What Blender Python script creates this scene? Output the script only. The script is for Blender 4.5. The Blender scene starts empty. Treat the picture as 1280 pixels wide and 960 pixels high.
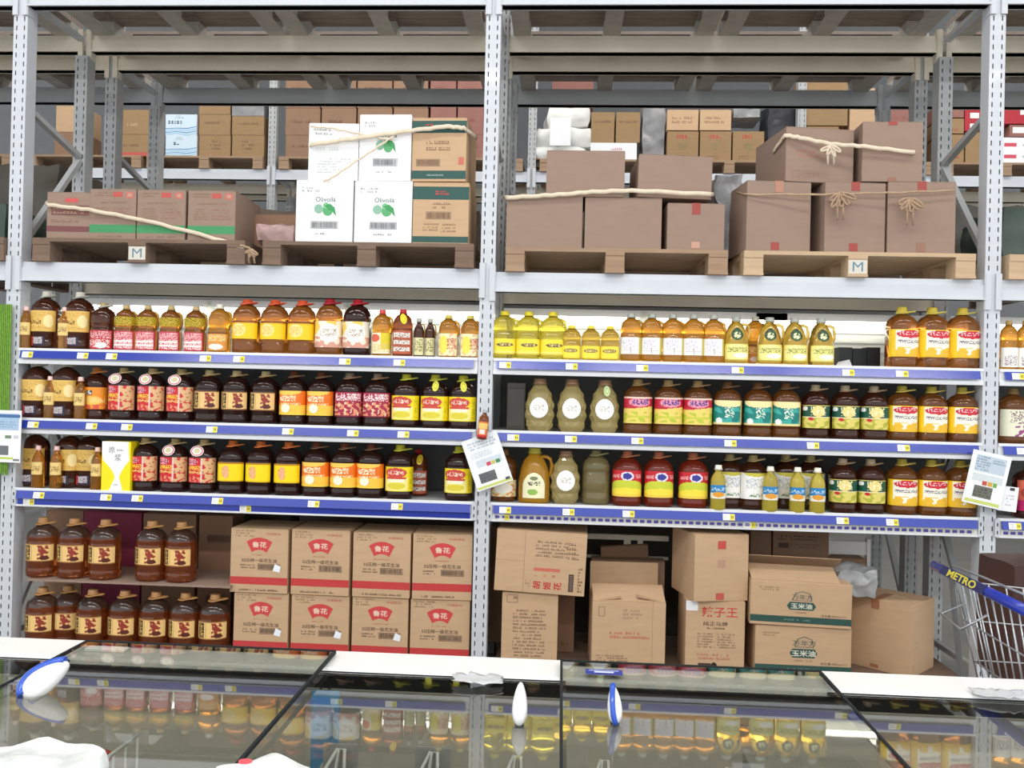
import bpy, math, random
from mathutils import Vector, Matrix, noise
R = random.Random(7)
sc = bpy.context.scene
COL = sc.collection
PI = math.pi

# ------------------------------------------------------------------ camera
F_PX, YAW, PITCH, ROLL = 1089.6, 0.0576, 0.0061, 0.0237
CAM = Vector((0, -4.65, 1.6))
FWD = Vector((-math.sin(YAW)*math.cos(PITCH), math.cos(YAW)*math.cos(PITCH), math.sin(PITCH)))
_r0 = Vector((math.cos(YAW), math.sin(YAW), 0)); _u0 = _r0.cross(FWD)
RGT = math.cos(ROLL)*_r0 + math.sin(ROLL)*_u0
UPV = -math.sin(ROLL)*_r0 + math.cos(ROLL)*_u0
cd = bpy.data.cameras.new('camera'); cam = bpy.data.objects.new('camera', cd); COL.objects.link(cam)
cd.sensor_width = 36; cd.lens = F_PX/1280*36; cd.clip_start = .05
m4 = Matrix.Identity(4)
for i, v in enumerate((RGT, UPV, -FWD)):
    for j in range(3): m4[j][i] = v[j]
m4.translation = CAM
cam.matrix_world = m4
sc.camera = cam

# ------------------------------------------------------------------ light
sc.view_settings.view_transform = 'Standard'; sc.view_settings.look = 'None'
sc.view_settings.gamma = 1; sc.view_settings.use_curve_mapping = False
sc.view_settings.exposure = -0.12
w = bpy.data.worlds.new('store_air'); sc.world = w; w.use_nodes = True
w.node_tree.nodes['Background'].inputs[0].default_value = (.93, .97, 1, 1)
w.node_tree.nodes['Background'].inputs[1].default_value = 1.75
def area(name, loc, sx, sy, power, col=(1, .98, .95), rot=(0, 0, 0)):
    l = bpy.data.lights.new(name, 'AREA'); l.shape = 'RECTANGLE'; l.size = sx; l.size_y = sy; l.energy = power; l.color = col
    o = bpy.data.objects.new(name, l); o.location = loc; o.rotation_euler = rot; COL.objects.link(o)
for x in (-4.2, -1.4, 1.4, 4.2):
    area('aisle_lamp', (x, -2.0, 5.6), 2.2, .5, 45)
    area('aisle_lamp', (x, -6.5, 5.6), 2.2, .5, 120)
    area('aisle_lamp', (x, 2.9, 5.6), 2.2, .5, 45)

# ------------------------------------------------------------------ helpers
def ray(px, py): return FWD + RGT*((px-640)/F_PX) + UPV*((480-py)/F_PX)
def atY(px, py, y):
    d = ray(px, py); t = (y-CAM.y)/d.y; p = CAM + d*t; return p.x, p.z
def atZ(px, py, z):
    d = ray(px, py); t = (z-CAM.z)/d.z; p = CAM + d*t; return p.x, p.y
def lin(c):
    out = []
    for v in c[:3]:
        v = v/255; out.append(v/12.92 if v <= .04045 else ((v+.055)/1.055)**2.4)
    return (*out, 1)
def shade(c, k): return tuple(max(0, min(255, v*k)) for v in c)
_mats = {}
def M(name, rgb=(200, 200, 200), rough=.5, metal=0, var=.06, scale=8, bump=0, stretch=(1, 1, 1), coat=0, trans=0, ior=1.45, emit=0, alpha=1, attr=False, spec=.5):
    if name in _mats: return _mats[name]
    m = bpy.data.materials.new(name); m.use_nodes = True; nt = m.node_tree; b = nt.nodes['Principled BSDF']
    b.inputs['Roughness'].default_value = rough; b.inputs['Metallic'].default_value = metal
    b.inputs['Coat Weight'].default_value = coat; b.inputs['Coat Roughness'].default_value = .16 if coat > .5 else .05; b.inputs['Transmission Weight'].default_value = trans
    b.inputs['IOR'].default_value = ior; b.inputs['Alpha'].default_value = alpha; b.inputs['Specular IOR Level'].default_value = spec
    tc = nt.nodes.new('ShaderNodeTexCoord'); mp = nt.nodes.new('ShaderNodeMapping'); nt.links.new(tc.outputs['Object'], mp.inputs[0])
    mp.inputs['Scale'].default_value = stretch
    nz = nt.nodes.new('ShaderNodeTexNoise'); nz.inputs['Scale'].default_value = scale; nz.inputs['Detail'].default_value = 4
    nt.links.new(mp.outputs[0], nz.inputs['Vector'])
    mr = nt.nodes.new('ShaderNodeMapRange'); mr.inputs[1].default_value = .25; mr.inputs[2].default_value = .75
    mr.inputs[3].default_value = 1-var; mr.inputs[4].default_value = 1+var*.6
    nt.links.new(nz.outputs[0], mr.inputs[0])
    mx = nt.nodes.new('ShaderNodeVectorMath'); mx.operation = 'SCALE'
    if attr:
        at = nt.nodes.new('ShaderNodeAttribute'); at.attribute_name = 'Col'; nt.links.new(at.outputs['Color'], mx.inputs[0])
    else: mx.inputs[0].default_value = lin(rgb)[:3]
    nt.links.new(mr.outputs[0], mx.inputs['Scale']); nt.links.new(mx.outputs[0], b.inputs['Base Color'])
    if bump:
        bp = nt.nodes.new('ShaderNodeBump'); bp.inputs['Strength'].default_value = bump; bp.inputs['Distance'].default_value = .01
        nt.links.new(nz.outputs[0], bp.inputs['Height']); nt.links.new(bp.outputs[0], b.inputs['Normal'])
    if emit:
        b.inputs['Emission Color'].default_value = lin(rgb); b.inputs['Emission Strength'].default_value = emit
    _mats[name] = m; return m
def glass_mat(name, tint, refl=1.5):
    m = bpy.data.materials.new(name); m.use_nodes = True; nt = m.node_tree; nt.nodes.remove(nt.nodes['Principled BSDF'])
    t = nt.nodes.new('ShaderNodeBsdfTransparent'); t.inputs[0].default_value = lin(tint)
    g = nt.nodes.new('ShaderNodeBsdfGlossy'); g.inputs['Roughness'].default_value = .02; g.inputs[0].default_value = (1, 1, 1, 1)
    f = nt.nodes.new('ShaderNodeFresnel'); f.inputs[0].default_value = refl
    x = nt.nodes.new('ShaderNodeMixShader')
    ge = nt.nodes.new('ShaderNodeNewGeometry'); mm = nt.nodes.new('ShaderNodeMath'); mm.operation = 'SUBTRACT'; mm.inputs[0].default_value = 1; nt.links.new(ge.outputs['Backfacing'], mm.inputs[1])
    mu = nt.nodes.new('ShaderNodeMath'); mu.operation = 'MULTIPLY'; nt.links.new(f.outputs[0], mu.inputs[0]); nt.links.new(mm.outputs[0], mu.inputs[1])
    for a, c in ((mu.outputs[0], 0), (t.outputs[0], 1), (g.outputs[0], 2)): nt.links.new(a, x.inputs[c])
    nt.links.new(x.outputs[0], nt.nodes['Material Output'].inputs[0]); _mats[name] = m; return m

class MB:
    def __init__(s): s.v = []; s.f = []; s.m = []; s.c = []; s.sm = []
    def face(s, idx, m=0, c=None, sm=False): s.f.append(tuple(idx)); s.m.append(m); s.c.append(c); s.sm.append(sm)
    def quad(s, a, b, c_, d, m=0, c=None):
        n = len(s.v); s.v += [a, b, c_, d]; s.face((n, n+1, n+2, n+3), m, c)
    def box(s, x0, x1, y0, y1, z0, z1, m=0, c=None, T=None):
        n = len(s.v); P = [(x0, y0, z0), (x1, y0, z0), (x1, y1, z0), (x0, y1, z0), (x0, y0, z1), (x1, y0, z1), (x1, y1, z1), (x0, y1, z1)]
        if T is not None: P = [tuple(T @ Vector(p)) for p in P]
        s.v += P
        for q in ((0, 3, 2, 1), (4, 5, 6, 7), (0, 1, 5, 4), (1, 2, 6, 5), (2, 3, 7, 6), (3, 0, 4, 7)): s.face([n+i for i in q], m, c)
    def bar(s, a, b, wx, wy, m=0, up=(0, 0, 1)):
        a = Vector(a); b = Vector(b); d = (b-a).normalized(); u = Vector(up)
        if abs(d.dot(u)) > .98: u = Vector((1, 0, 0))
        r = d.cross(u).normalized()*wx/2; q = r.cross(d).normalized()*wy/2; n = len(s.v)
        for p in (a, b): s.v += [tuple(p-r-q), tuple(p+r-q), tuple(p+r+q), tuple(p-r+q)]
        for f in ((0, 3, 2, 1), (4, 5, 6, 7), (0, 1, 5, 4), (1, 2, 6, 5), (2, 3, 7, 6), (3, 0, 4, 7)): s.face([n+i for i in f], m)
    def tube(s, pts, r, seg=8, m=0, closed=False, flat=1.0):
        pts = [Vector(p) for p in pts]; k = len(pts); n = len(s.v)
        for i, p in enumerate(pts):
            a = pts[(i-1) % k] if closed or i else p; b = pts[(i+1) % k] if closed or i < k-1 else p
            d = (b-a).normalized(); u = Vector((0, 0, 1)) if abs(d.z) < .95 else Vector((0, 1, 0))
            e = d.cross(u).normalized(); g = e.cross(d)
            for j in range(seg):
                t = 2*PI*j/seg; s.v.append(tuple(p + e*(r*flat*math.cos(t)) + g*(r*math.sin(t))))
        for i in range(k if closed else k-1):
            for j in range(seg):
                a = n+i*seg; b = n+((i+1) % k)*seg; s.face((a+j, a+(j+1) % seg, b+(j+1) % seg, b+j), m, None, True)
        if not closed: s.face([n+j for j in reversed(range(seg))], m); s.face([n+(k-1)*seg+j for j in range(seg)], m)
    def lathe(s, prof, seg=24, m=0, ox=0, oy=0, n_of=None, dy=1.0, smooth=True, twist=0):
        n = len(s.v)
        for i, (r, z) in enumerate(prof):
            for j in range(seg):
                t = 2*PI*(j + twist*(i % 2)*.5)/seg; k = sq(t, n_of(i, r)) if n_of else 1
                s.v.append((ox+r*k*math.sin(t), oy-r*k*math.cos(t)*dy, z))
        for i in range(len(prof)-1):
            for j in range(seg):
                a = n+i*seg; b = a+seg; j2 = (j+1) % seg
                if twist:
                    if i % 2 == 0: s.face((a+j, a+j2, b+j), m, None, smooth); s.face((a+j2, b+j2, b+j), m, None, smooth)
                    else: s.face((a+j, a+j2, b+j2), m, None, smooth); s.face((a+j, b+j2, b+j), m, None, smooth)
                else: s.face((a+j, a+j2, b+j2, b+j), m, None, smooth)
        s.face([n+j for j in reversed(range(seg))], m); s.face([n+(len(prof)-1)*seg+j for j in range(seg)], m)
    def mesh(s, name, mats):
        me = bpy.data.meshes.new(name); me.from_pydata([tuple(v) for v in s.v], [], s.f)
        for mt in (mats if isinstance(mats, (list, tuple)) else [mats]): me.materials.append(mt)
        me.polygons.foreach_set('material_index', s.m); me.polygons.foreach_set('use_smooth', s.sm)
        if any(c is not None for c in s.c):
            ca = me.color_attributes.new('Col', 'FLOAT_COLOR', 'CORNER'); buf = []
            for f, c in zip(s.f, s.c): buf += list(lin(c or (255, 255, 255)))*len(f)
            ca.data.foreach_set('color', buf)
        me.update(); return me
    def build(s, name, mats, parent=None, loc=(0, 0, 0), rot=(0, 0, 0), bevel=0):
        return obj(name, s.mesh(name, mats), parent, loc, rot, bevel)
def sq(t, n):
    if n <= 2.01: return 1
    return 1/((abs(math.cos(t))**n+abs(math.sin(t))**n)**(1/n))
def obj(name, me, parent=None, loc=(0, 0, 0), rot=(0, 0, 0), bevel=0):
    o = bpy.data.objects.new(name, me); COL.objects.link(o); o.location = loc; o.rotation_euler = rot
    if parent: o.parent = parent
    if bevel:
        b = o.modifiers.new('bevel', 'BEVEL'); b.width = bevel; b.segments = 2; b.limit_method = 'ANGLE'; b.angle_limit = .7
    return o
def tag(o, label, cat, group=None, kind=None):
    o['label'] = label; o['category'] = cat
    if group: o['group'] = group
    if kind: o['kind'] = kind
    return o
def thing(name, label, cat, loc=(0, 0, 0), rot=(0, 0, 0), group=None):
    o = bpy.data.objects.new(name, None); COL.objects.link(o); o.location = loc; o.rotation_euler = rot; o.empty_display_size = .1
    return tag(o, label, cat, group)
def struct(o, label):
    o['kind'] = 'structure'; o['label'] = label; return o
# text outlines -----------------------------------------------------
_txt = {}
def text_geo(s, bold=.0):
    k = (s, bold)
    if k in _txt: return _txt[k]
    c = bpy.data.curves.new('t', 'FONT'); c.body = s; c.resolution_u = 3; c.offset = bold
    o = bpy.data.objects.new('t', c); COL.objects.link(o)
    dg = bpy.context.evaluated_depsgraph_get(); ev = o.evaluated_get(dg); me = ev.to_mesh()
    v = [(p.co.x, p.co.y) for p in me.vertices]; f = [tuple(p.vertices) for p in me.polygons]
    ev.to_mesh_clear(); bpy.data.objects.remove(o); bpy.data.curves.remove(c)
    x0 = min(p[0] for p in v); x1 = max(p[0] for p in v); y0 = min(p[1] for p in v); y1 = max(p[1] for p in v)
    _txt[k] = ([(p[0]-(x0+x1)/2, p[1]-(y0+y1)/2) for p in v], f, x1-x0, y1-y0); return _txt[k]
TEXTS = [('5S压榨一级花生油', .004), ('鲁花', .02), ('玉米油', .02), ('万年方', .002), ('净含量:900mL×15', 0), ('Olivoilà', .005), ('辣子王', .012), ('纯正马牌', .005),
         ('胡', .02), ('姬', .02), ('花', .02), ('METRO', .03), ('M', 0), ('原', 0), ('浆', 0), ('中国驰名', .0)]
for _t in TEXTS: text_geo(*_t)

class Print:
    """ink on a flat face; u right, v up, both 0..1 of the face, built just in front of it"""
    def __init__(s, w, h): s.w, s.h, s.mb, s.k = w, h, MB(), 0
    def P(s, u, v): return ((u-.5)*s.w, -.0005-.00022*s.k, v*s.h)
    def poly(s, pts, c):
        n = len(s.mb.v); s.mb.v += [s.P(*p) for p in pts]; s.mb.face(range(n, n+len(pts)), 0, c)
    def rect(s, u0, v0, u1, v1, c): s.poly([(u0, v0), (u1, v0), (u1, v1), (u0, v1)], c)
    def layer(s): s.k += 1
    def frame(s, u0, v0, u1, v1, c, t=.006):
        tv = t*s.w/s.h
        s.rect(u0, v0, u1, v0+tv, c); s.rect(u0, v1-tv, u1, v1, c); s.rect(u0, v0+tv, u0+t, v1-tv, c); s.rect(u1-t, v0+tv, u1, v1-tv, c)
    def barcode(s, u0, v0, u1, v1, c=(60, 45, 40)):
        s.frame(u0, v0, u1, v1, c); u = u0+.015
        while u < u1-.02:
            d = R.uniform(.003, .008); s.rect(u, v0+.012, u+d, v1-.012, c); u += d+R.uniform(.003, .007)
    def lines(s, u0, v0, u1, v1, n, c, cw=.014, fill=.8):
        dv = (v1-v0)/n
        for i in range(n):
            u = u0; end = u1-(u1-u0)*R.uniform(0, .3)*(R.random() < .6); vv = v1-dv*(i+1)
            while u < end:
                d = cw*R.uniform(.5, 1.1)
                if R.random() < fill:
                    s.rect(u, vv+dv*.25, u+d*.75, vv+dv*.45, c)
                    if R.random() < .7: s.rect(u, vv+dv*.6, u+d*.75, vv+dv*.75, c)
                    if R.random() < .7: s.rect(u+d*.3, vv+dv*.2, u+d*.45, vv+dv*.8, c)
                u += d
    def text(s, t, u, v, hgt, c, bold=.0, rot=0, sx=1):
        for (k, b) in TEXTS:
            if k == t: bold = b
        P, f, tw, th = text_geo(t, bold); n = len(s.mb.v); k = hgt*s.h/th; ca, sa = math.cos(rot), math.sin(rot)
        for (x, y) in P:
            x *= sx; X = (x*ca-y*sa)*k; Y = (x*sa+y*ca)*k
            s.mb.v.append(((u-.5)*s.w+X, -.0005-.00022*s.k, v*s.h+Y))
        for q in f: s.mb.face([n+i for i in q], 0, c)
    def build(s, parent, name='front_print', y=0):
        if s.mb.f: return s.mb.build(name, INK, parent, (0, y, 0))

# ------------------------------------------------------------------ materials
INK = M('printed_ink', attr=True, rough=.55, var=.05, scale=60)
LABELM = M('label_paper', attr=True, rough=.38, var=.04, scale=40)
STEEL = M('grey_painted_steel', (203, 207, 213), .45, 0, .05, 5, coat=.15)
STEEL2 = M('dull_painted_steel', (176, 178, 178), .5, 0, .08, 5)
STEELD = M('dark_grey_steel', (180, 183, 185), .55, 0, .08, 5)
CREAM = M('cream_steel', (222, 214, 196), .5, 0, .06, 4)
WHITE = M('white_enamel', (240, 240, 238), .35, 0, .03, 3, coat=.2)
SHELFW = M('white_shelf_steel', (234, 236, 238), .45, 0, .04, 5, coat=.15)
BLUE = M('blue_rail_plastic', (32, 56, 164), .22, 0, .08, 2, coat=.6, stretch=(1, 1, 8))
DARK = M('black_rubber', (26, 26, 28), .6)
CARD = M('cardboard', (199, 166, 131), .8, 0, .07, 7, stretch=(1, 1, 5))
CARD2 = M('pinkish_cardboard', (152, 128, 113), .8, 0, .06, 7, stretch=(1, 1, 5))
CARD3 = M('golden_cardboard', (156, 126, 90), .8, 0, .08, 7, stretch=(1, 1, 5))
CARDR = M('reddish_cardboard', (150, 104, 94), .8, 0, .08, 7)
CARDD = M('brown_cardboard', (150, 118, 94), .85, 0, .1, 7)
CARDW = M('white_cardboard', (240, 240, 242), .6, 0, .03, 7)
MAG = M('magenta_cardboard', (140, 45, 75), .6, 0, .1, 6)
WOOD = M('weathered_pine', (164, 136, 110), .8, 0, .22, 5, .3, (1, 9, 9))
WOODD = M('old_grey_wood', (126, 104, 88), .85, 0, .25, 5, .3, (1, 9, 9))
WOODT = M('lighter_grey_wood', (160, 146, 136), .85, 0, .3, 5, .3, (1, 9, 9))  # lighter tone of the old grey wood, for the top pallets
WOODL = M('pale_pine', (198, 170, 138), .8, 0, .15, 5, .2, (1, 9, 9))
STRAPM = M('cream_webbing', (224, 208, 184), .8, 0, .12, 30)
TAPE = M('brown_tape', (168, 120, 88), .3, 0, .08, 12)
FILM = M('grey_stretch_film', (150, 150, 152), .25, 0, .35, 9, .6)
SACK = M('white_woven_sack', (226, 226, 222), .6, 0, .1, 14, .5)
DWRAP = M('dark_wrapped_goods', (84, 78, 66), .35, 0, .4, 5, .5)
GWRAP = M('green_wrapped_goods', (52, 70, 58), .35, 0, .3, 5, .5)
CONC = M('concrete', (150, 148, 142), .6, 0, .12, 2)

# ------------------------------------------------------------------ heights
ZA, ZB, ZC, ZCB = 1.761, 1.377, .991, .894
ZPL, ZPR, BH = 2.135, 2.120, .108          # pallet beam bottoms in the two bays, beam height
ZT = 3.656                                   # top beams, lower edge
PX = [-5.669, -3.041, -.413, 2.215, 4.843]   # upright centres
D1, DG, D2 = .70, .970, 1.673               # rear face of the first rack, front and rear of the second
D3 = 3.98                                    # front of the third rack
BAY = {-1: (PX[0], PX[1]), 0: (PX[1], PX[2]), 1: (PX[2], PX[3]), 2: (PX[3], PX[4])}
PW, PD = .08, .09

# ------------------------------------------------------------------ setting
mb = MB(); mb.box(-16, 16, -10, 10, -.1, 0); struct(mb.build('floor', CONC), 'grey concrete store floor')
mb = MB(); mb.box(-16, 16, -10, 10, 7, 7.1); struct(mb.build('ceiling', M('ceiling_sheet', (205, 205, 205), .7)), 'pale sheet store ceiling')
mb = MB(); mb.box(-16, 16, 9.2, 9.3, 0, 7); struct(mb.build('wall_back', M('back_wall_paint', (146, 148, 150), .7)), 'grey far wall of the store')

# ------------------------------------------------------------------ racks
def post_mesh(h, holes=True, deep=PD):
    mb = MB(); x0, x1 = -PW/2, PW/2
    mb.box(x0, x1, .004, deep, 0, h)            # hollow look: body set just behind a punched face
    if not holes:
        mb.box(x0, x1, 0, .004, 0, h); return mb
    mb = MB()
    mb.quad((x0, 0, 0), (x0, deep, 0), (x0, deep, h), (x0, 0, h)); mb.quad((x1, deep, 0), (x1, 0, 0), (x1, 0, h), (x1, deep, h))
    mb.quad((x1, deep, 0), (x0, deep, 0), (x0, deep, h), (x1, deep, h)); mb.quad((x0, 0, h), (x1, 0, h), (x1, deep, h), (x0, deep, h))
    mb.quad((x0, .03, 0), (x1, .03, 0), (x1, .03, h), (x0, .03, h), 1)
    cols = [(x0, -.028, 0), (-.028, -.016, 1), (-.016, .016, 0), (.016, .028, 1), (.028, x1, 0)]
    p = .05; n = int(h/p)
    for a, b, hole in cols:
        if not hole: mb.quad((a, 0, 0), (b, 0, 0), (b, 0, h), (a, 0, h)); continue
        for i in range(n):
            z = i*p; sk = .003
            mb.quad((a, 0, z), (b, 0, z), (b, 0, z+.024), (a, 0, z+.024))
            mb.quad((a, 0, z+.024), (a+sk, 0, z+.024), (a+sk, 0, z+p), (a, 0, z+p)); mb.quad((b-sk, 0, z+.024), (b, 0, z+.024), (b, 0, z+p), (b-sk, 0, z+p))
        mb.quad((a, 0, n*p), (b, 0, n*p), (b, 0, h), (a, 0, h))
    return mb
POST = post_mesh(5.2).mesh('post', [STEEL, STEELD])
POST2 = post_mesh(5.2).mesh('post', [STEEL2, STEELD])
POSTB = post_mesh(3.62).mesh('post', [STEEL2, STEELD])
def frame(label, x, y0, y1, mesh, bmat, back=None, short=False):
    t = thing('upright_frame', label, 'rack upright', (x, y0, 0), group='upright frames of the racks')
    obj('post', mesh, t)
    obj('post', back or mesh, t, (0, y1-y0-PD, 0))
    zz = [.12, .95, 1.35, 2.3, 2.75, 3.35, 3.95]
    d0, d1 = PD, (y1-y0)-PD
    br = MB(); br.bar((0, d0, .18), (0, d1, .18), .03, .03); br.build('strut', bmat, t)
    for za, zb in ((.25, 1.0), (1.75, 1.0), (2.35, 2.98), (3.12, 2.98)):
        br = MB(); br.bar((.0, d0-.02, za), (.0, d1+.02, zb), .035, .03); br.build('brace', bmat, t)
    br = MB(); br.bar((.0, d0, ZT+.06), (.0, d1, ZT+.06), .04, .025); br.build('strut', STEEL, t)
    fp = MB(); fp.box(-.07, .07, -.02, PD+.02, 0, .008); fp.build('foot_plate', bmat, t)
    return t
for i in (1, 2, 3):
    nm = ['', 'with the white cartons on its near side', 'bearing the tilted notice with a small bottle', 'behind the blue-handled cart'][i]
    frame('pale grey slotted upright frame ' + nm, PX[i], 0, D1, POST, STEEL2, POSTB if i != 2 else POST2)
    frame('grey slotted frame of the second rack, behind the ' + ['', 'green-striped cartons', 'centre post', 'far post braces'][i], PX[i], DG, D2, POST2, STEEL2, POSTB)
def beam(label, x0, x1, y, z, h, mt, face=-1, group='rack beams', depth=.05):
    """stepped box beam with end connectors hooked on the posts"""
    t = thing('rack_beam', label, 'rack beam', ((x0+x1)/2, y, z), group=group); L = (x1-x0)-PW; o = MB()
    y0, y1 = (0, depth) if face < 0 else (-depth, 0)
    o.box(-L/2, L/2, y0, y1, 0, h*.72); yy = (y0+.012, y1) if face < 0 else (y0, y1-.012)
    o.box(-L/2, L/2, yy[0], yy[1], h*.72, h); o.box(-L/2, L/2, y0-.014, y1+.014, 0, .009)
    o.build('beam', mt, t)
    for s in (-1, 1):
        c = MB(); c.box(s*L/2-.004, s*(L/2)+.004, y0-.008, y1, -.05, h+.03); xx = sorted((s*L/2, s*(L/2+.028)))
        c.box(xx[0], xx[1], y0-.012 if face < 0 else y1, y0-.004 if face < 0 else y1+.008, -.05, h+.03)
        c.build('end_connector', mt, t)
    return t
BN = {-1: 'beyond the green strip', 0: 'over the white cartons', 1: 'over the knotted straps', 2: 'past the blue-handled cart'}
BN2 = {-1: 'beyond the green strip', 0: 'under the white cartons', 1: 'under the knotted straps', 2: 'past the blue-handled cart'}
for b, (xa, xb) in BAY.items():
    zp = ZPR if b > 0 else ZPL
    beam(f'white front pallet beam {BN2[b]}', xa, xb, .0, zp, BH, STEEL)
    beam(f'white top front beam {BN[b]}', xa, xb, .0, ZT, BH, STEEL)
    beam(f'cream rear top beam {BN[b]}', xa, xb, D1-.05, ZT, BH, CREAM)
    beam(f'cream front top beam of the second rack {BN[b]}', xa, xb, DG, ZT, BH, CREAM)
    beam(f'dark grey rear top beam of the second rack {BN[b]}', xa, xb, D2-.05, ZT, BH*1.1, STEELD)
    if b in (0, 1): beam(f'rear pallet beam {BN2[b]}', xa, xb, D1-.05, zp, BH, CREAM)
    if b in (0, 1): beam(f'front pallet beam of the second rack {BN2[b]}', xa, xb, DG, zp, BH, STEEL2)
# ------------------------------------------------------------------ shelves
def chequer(L, h):
    mb = MB(); n = int(L/.0365)
    for i in range(n):
        x = -L/2+i*.0365
        mb.box(x, x+.024, -.002, 0, .008, h-.008, 0, (78, 70, 150)); mb.box(x+.026, x+.0345, -.002, 0, .012, h-.012, 0, (196, 196, 178))
    return mb
SH = {0: 'under the white cartons', 1: 'under the knotted straps', 2: 'past the blue-handled cart', -1: 'beyond the green strip'}
def shelf(lab, b, z, rails):
    xa, xb = BAY[b]; L = xb-xa-PW-.004; xm = (xa+xb)/2
    t = thing('steel_shelf', f'{lab} steel shelf {SH[b]}', 'shelf', (xm, 0, z), group='steel shelves of oil')
    d = MB(); d.box(-L/2, L/2, .0, D1-.06, -.012, 0); d.build('deck', STEEL2, t)
    d = MB(); hh = .083 if rails == 1 else .098
    d.box(-L/2, L/2, -.012, .0, -.012, .004); d.box(-L/2, L/2, -.012, .03, -hh, -hh+.022 if rails == 1 else -hh+.012); d.box(-L/2, L/2, -.004, .01, -hh, 0)
    d.build('front_beam', SHELFW, t, bevel=.002)
    r = MB(); r.box(-L/2+.02, L/2-.02, -.004, .004, -.044, 0); r.build('price_rail', BLUE, t, (0, -.014, -.011), (-.27, 0, 0))
    if rails == 2:
        r = MB(); r.box(-L/2+.02, L/2-.02, -.012, -.004, -.087, -.056)
        if b >= 1: r.build('price_rail', M('pale_rail', (222, 222, 214), .4), t); chequer(L-.06, .031).build('rail_pattern', INK, t, (0, -.012, -.087))
        else: r.build('price_rail', BLUE, t)
        for s in (-1, 1):
            c = MB(); c.box(s*L/2-.012, s*L/2+.012, -.014, -.004, -.094, 0)
            for zz in (-.03, -.07): c.box(s*L/2-.003, s*L/2+.003, -.0146, -.013, zz-.009, zz+.009, 1)
            c.build('end_clip', [STEEL, DARK], t)
    return t
for b in (0, 1, 2):
    shelf('top', b, ZA, 1); shelf('middle', b, ZB, 1); shelf('lower', b, ZC, 2)
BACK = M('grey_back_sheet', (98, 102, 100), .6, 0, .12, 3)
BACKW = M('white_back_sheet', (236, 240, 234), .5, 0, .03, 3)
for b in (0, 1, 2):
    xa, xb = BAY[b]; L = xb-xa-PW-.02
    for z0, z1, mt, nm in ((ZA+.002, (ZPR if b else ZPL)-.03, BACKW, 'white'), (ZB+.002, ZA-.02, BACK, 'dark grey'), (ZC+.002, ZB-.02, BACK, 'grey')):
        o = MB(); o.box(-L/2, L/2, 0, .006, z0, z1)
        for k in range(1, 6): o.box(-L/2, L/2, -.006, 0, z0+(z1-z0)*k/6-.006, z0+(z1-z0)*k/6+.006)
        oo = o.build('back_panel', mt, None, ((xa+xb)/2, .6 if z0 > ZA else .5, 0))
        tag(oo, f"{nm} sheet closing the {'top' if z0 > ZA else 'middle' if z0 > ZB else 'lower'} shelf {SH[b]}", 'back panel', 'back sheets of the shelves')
# fluorescent battens behind the top-shelf bottles
TUBE = M('lit_tube', (255, 250, 235), .4, emit=9, var=0)
for b, xs in ((0, (-.85, .0, .85)), (1, (-.85, 0, .62)), (2, (-.9,))):
    xa, xb = BAY[b]
    for k, x in enumerate(xs):
        t = thing('batten_light', f"lit fluorescent batten behind the top shelf {SH[b]}, {['first', 'second', 'third'][k]} of its row", 'lamp', ((xa+xb)/2+x, .54, (ZPR if b else ZPL)-.09), group='battens behind the top shelf')
        o = MB(); o.box(-.4, .4, -.03, .03, .01, .05); o.build('housing', WHITE, t)
        o = MB(); o.tube([(-.38, 0, 0), (.38, 0, 0)], .013, 10); o.build('tube', TUBE, t)

# ------------------------------------------------------------------ bottles
def paint(layers, u, v, cu, cv):
    c = layers[0]
    for L in layers[1:]:
        k = L[0]
        if k == 'r':
            if L[1] <= u <= L[3] and L[2] <= v <= L[4]: c = L[5]
        elif k == 'e':
            if ((u-L[1])/L[3])**2+((v-L[2])/L[4])**2 <= 1: c = L[5]
        elif k == 'd':                                             # diagonal: below the line v = a + b u
            if v < L[1]+L[2]*u: c = L[3]
        elif k == 't':                                             # rows of tiny type
            if L[1] <= u <= L[3] and L[2] <= v <= L[4]:
                h = noise.cell(Vector((math.floor(cu*.9)+L[6]*7, math.floor(cv*.9), L[6])))
                if h > L[7]: c = L[5]
        elif k == 'n':                                             # mottled picture
            if L[1] <= u <= L[3] and L[2] <= v <= L[4]:
                h = noise.noise(Vector((u*L[7], v*L[7]*.8, L[6])))
                if h > L[8]: c = L[5]
        elif k == 'o':                                             # keep only an oval
            if ((u-.5)/.5)**2+((v-.5)/.5)**2 > 1: c = None
        elif k == 'a':                                             # arched top
            if v > .5 and ((u-.5)/.5)**2+((v-.5)/.5)**1.6 > 1: c = None
    return c
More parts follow.
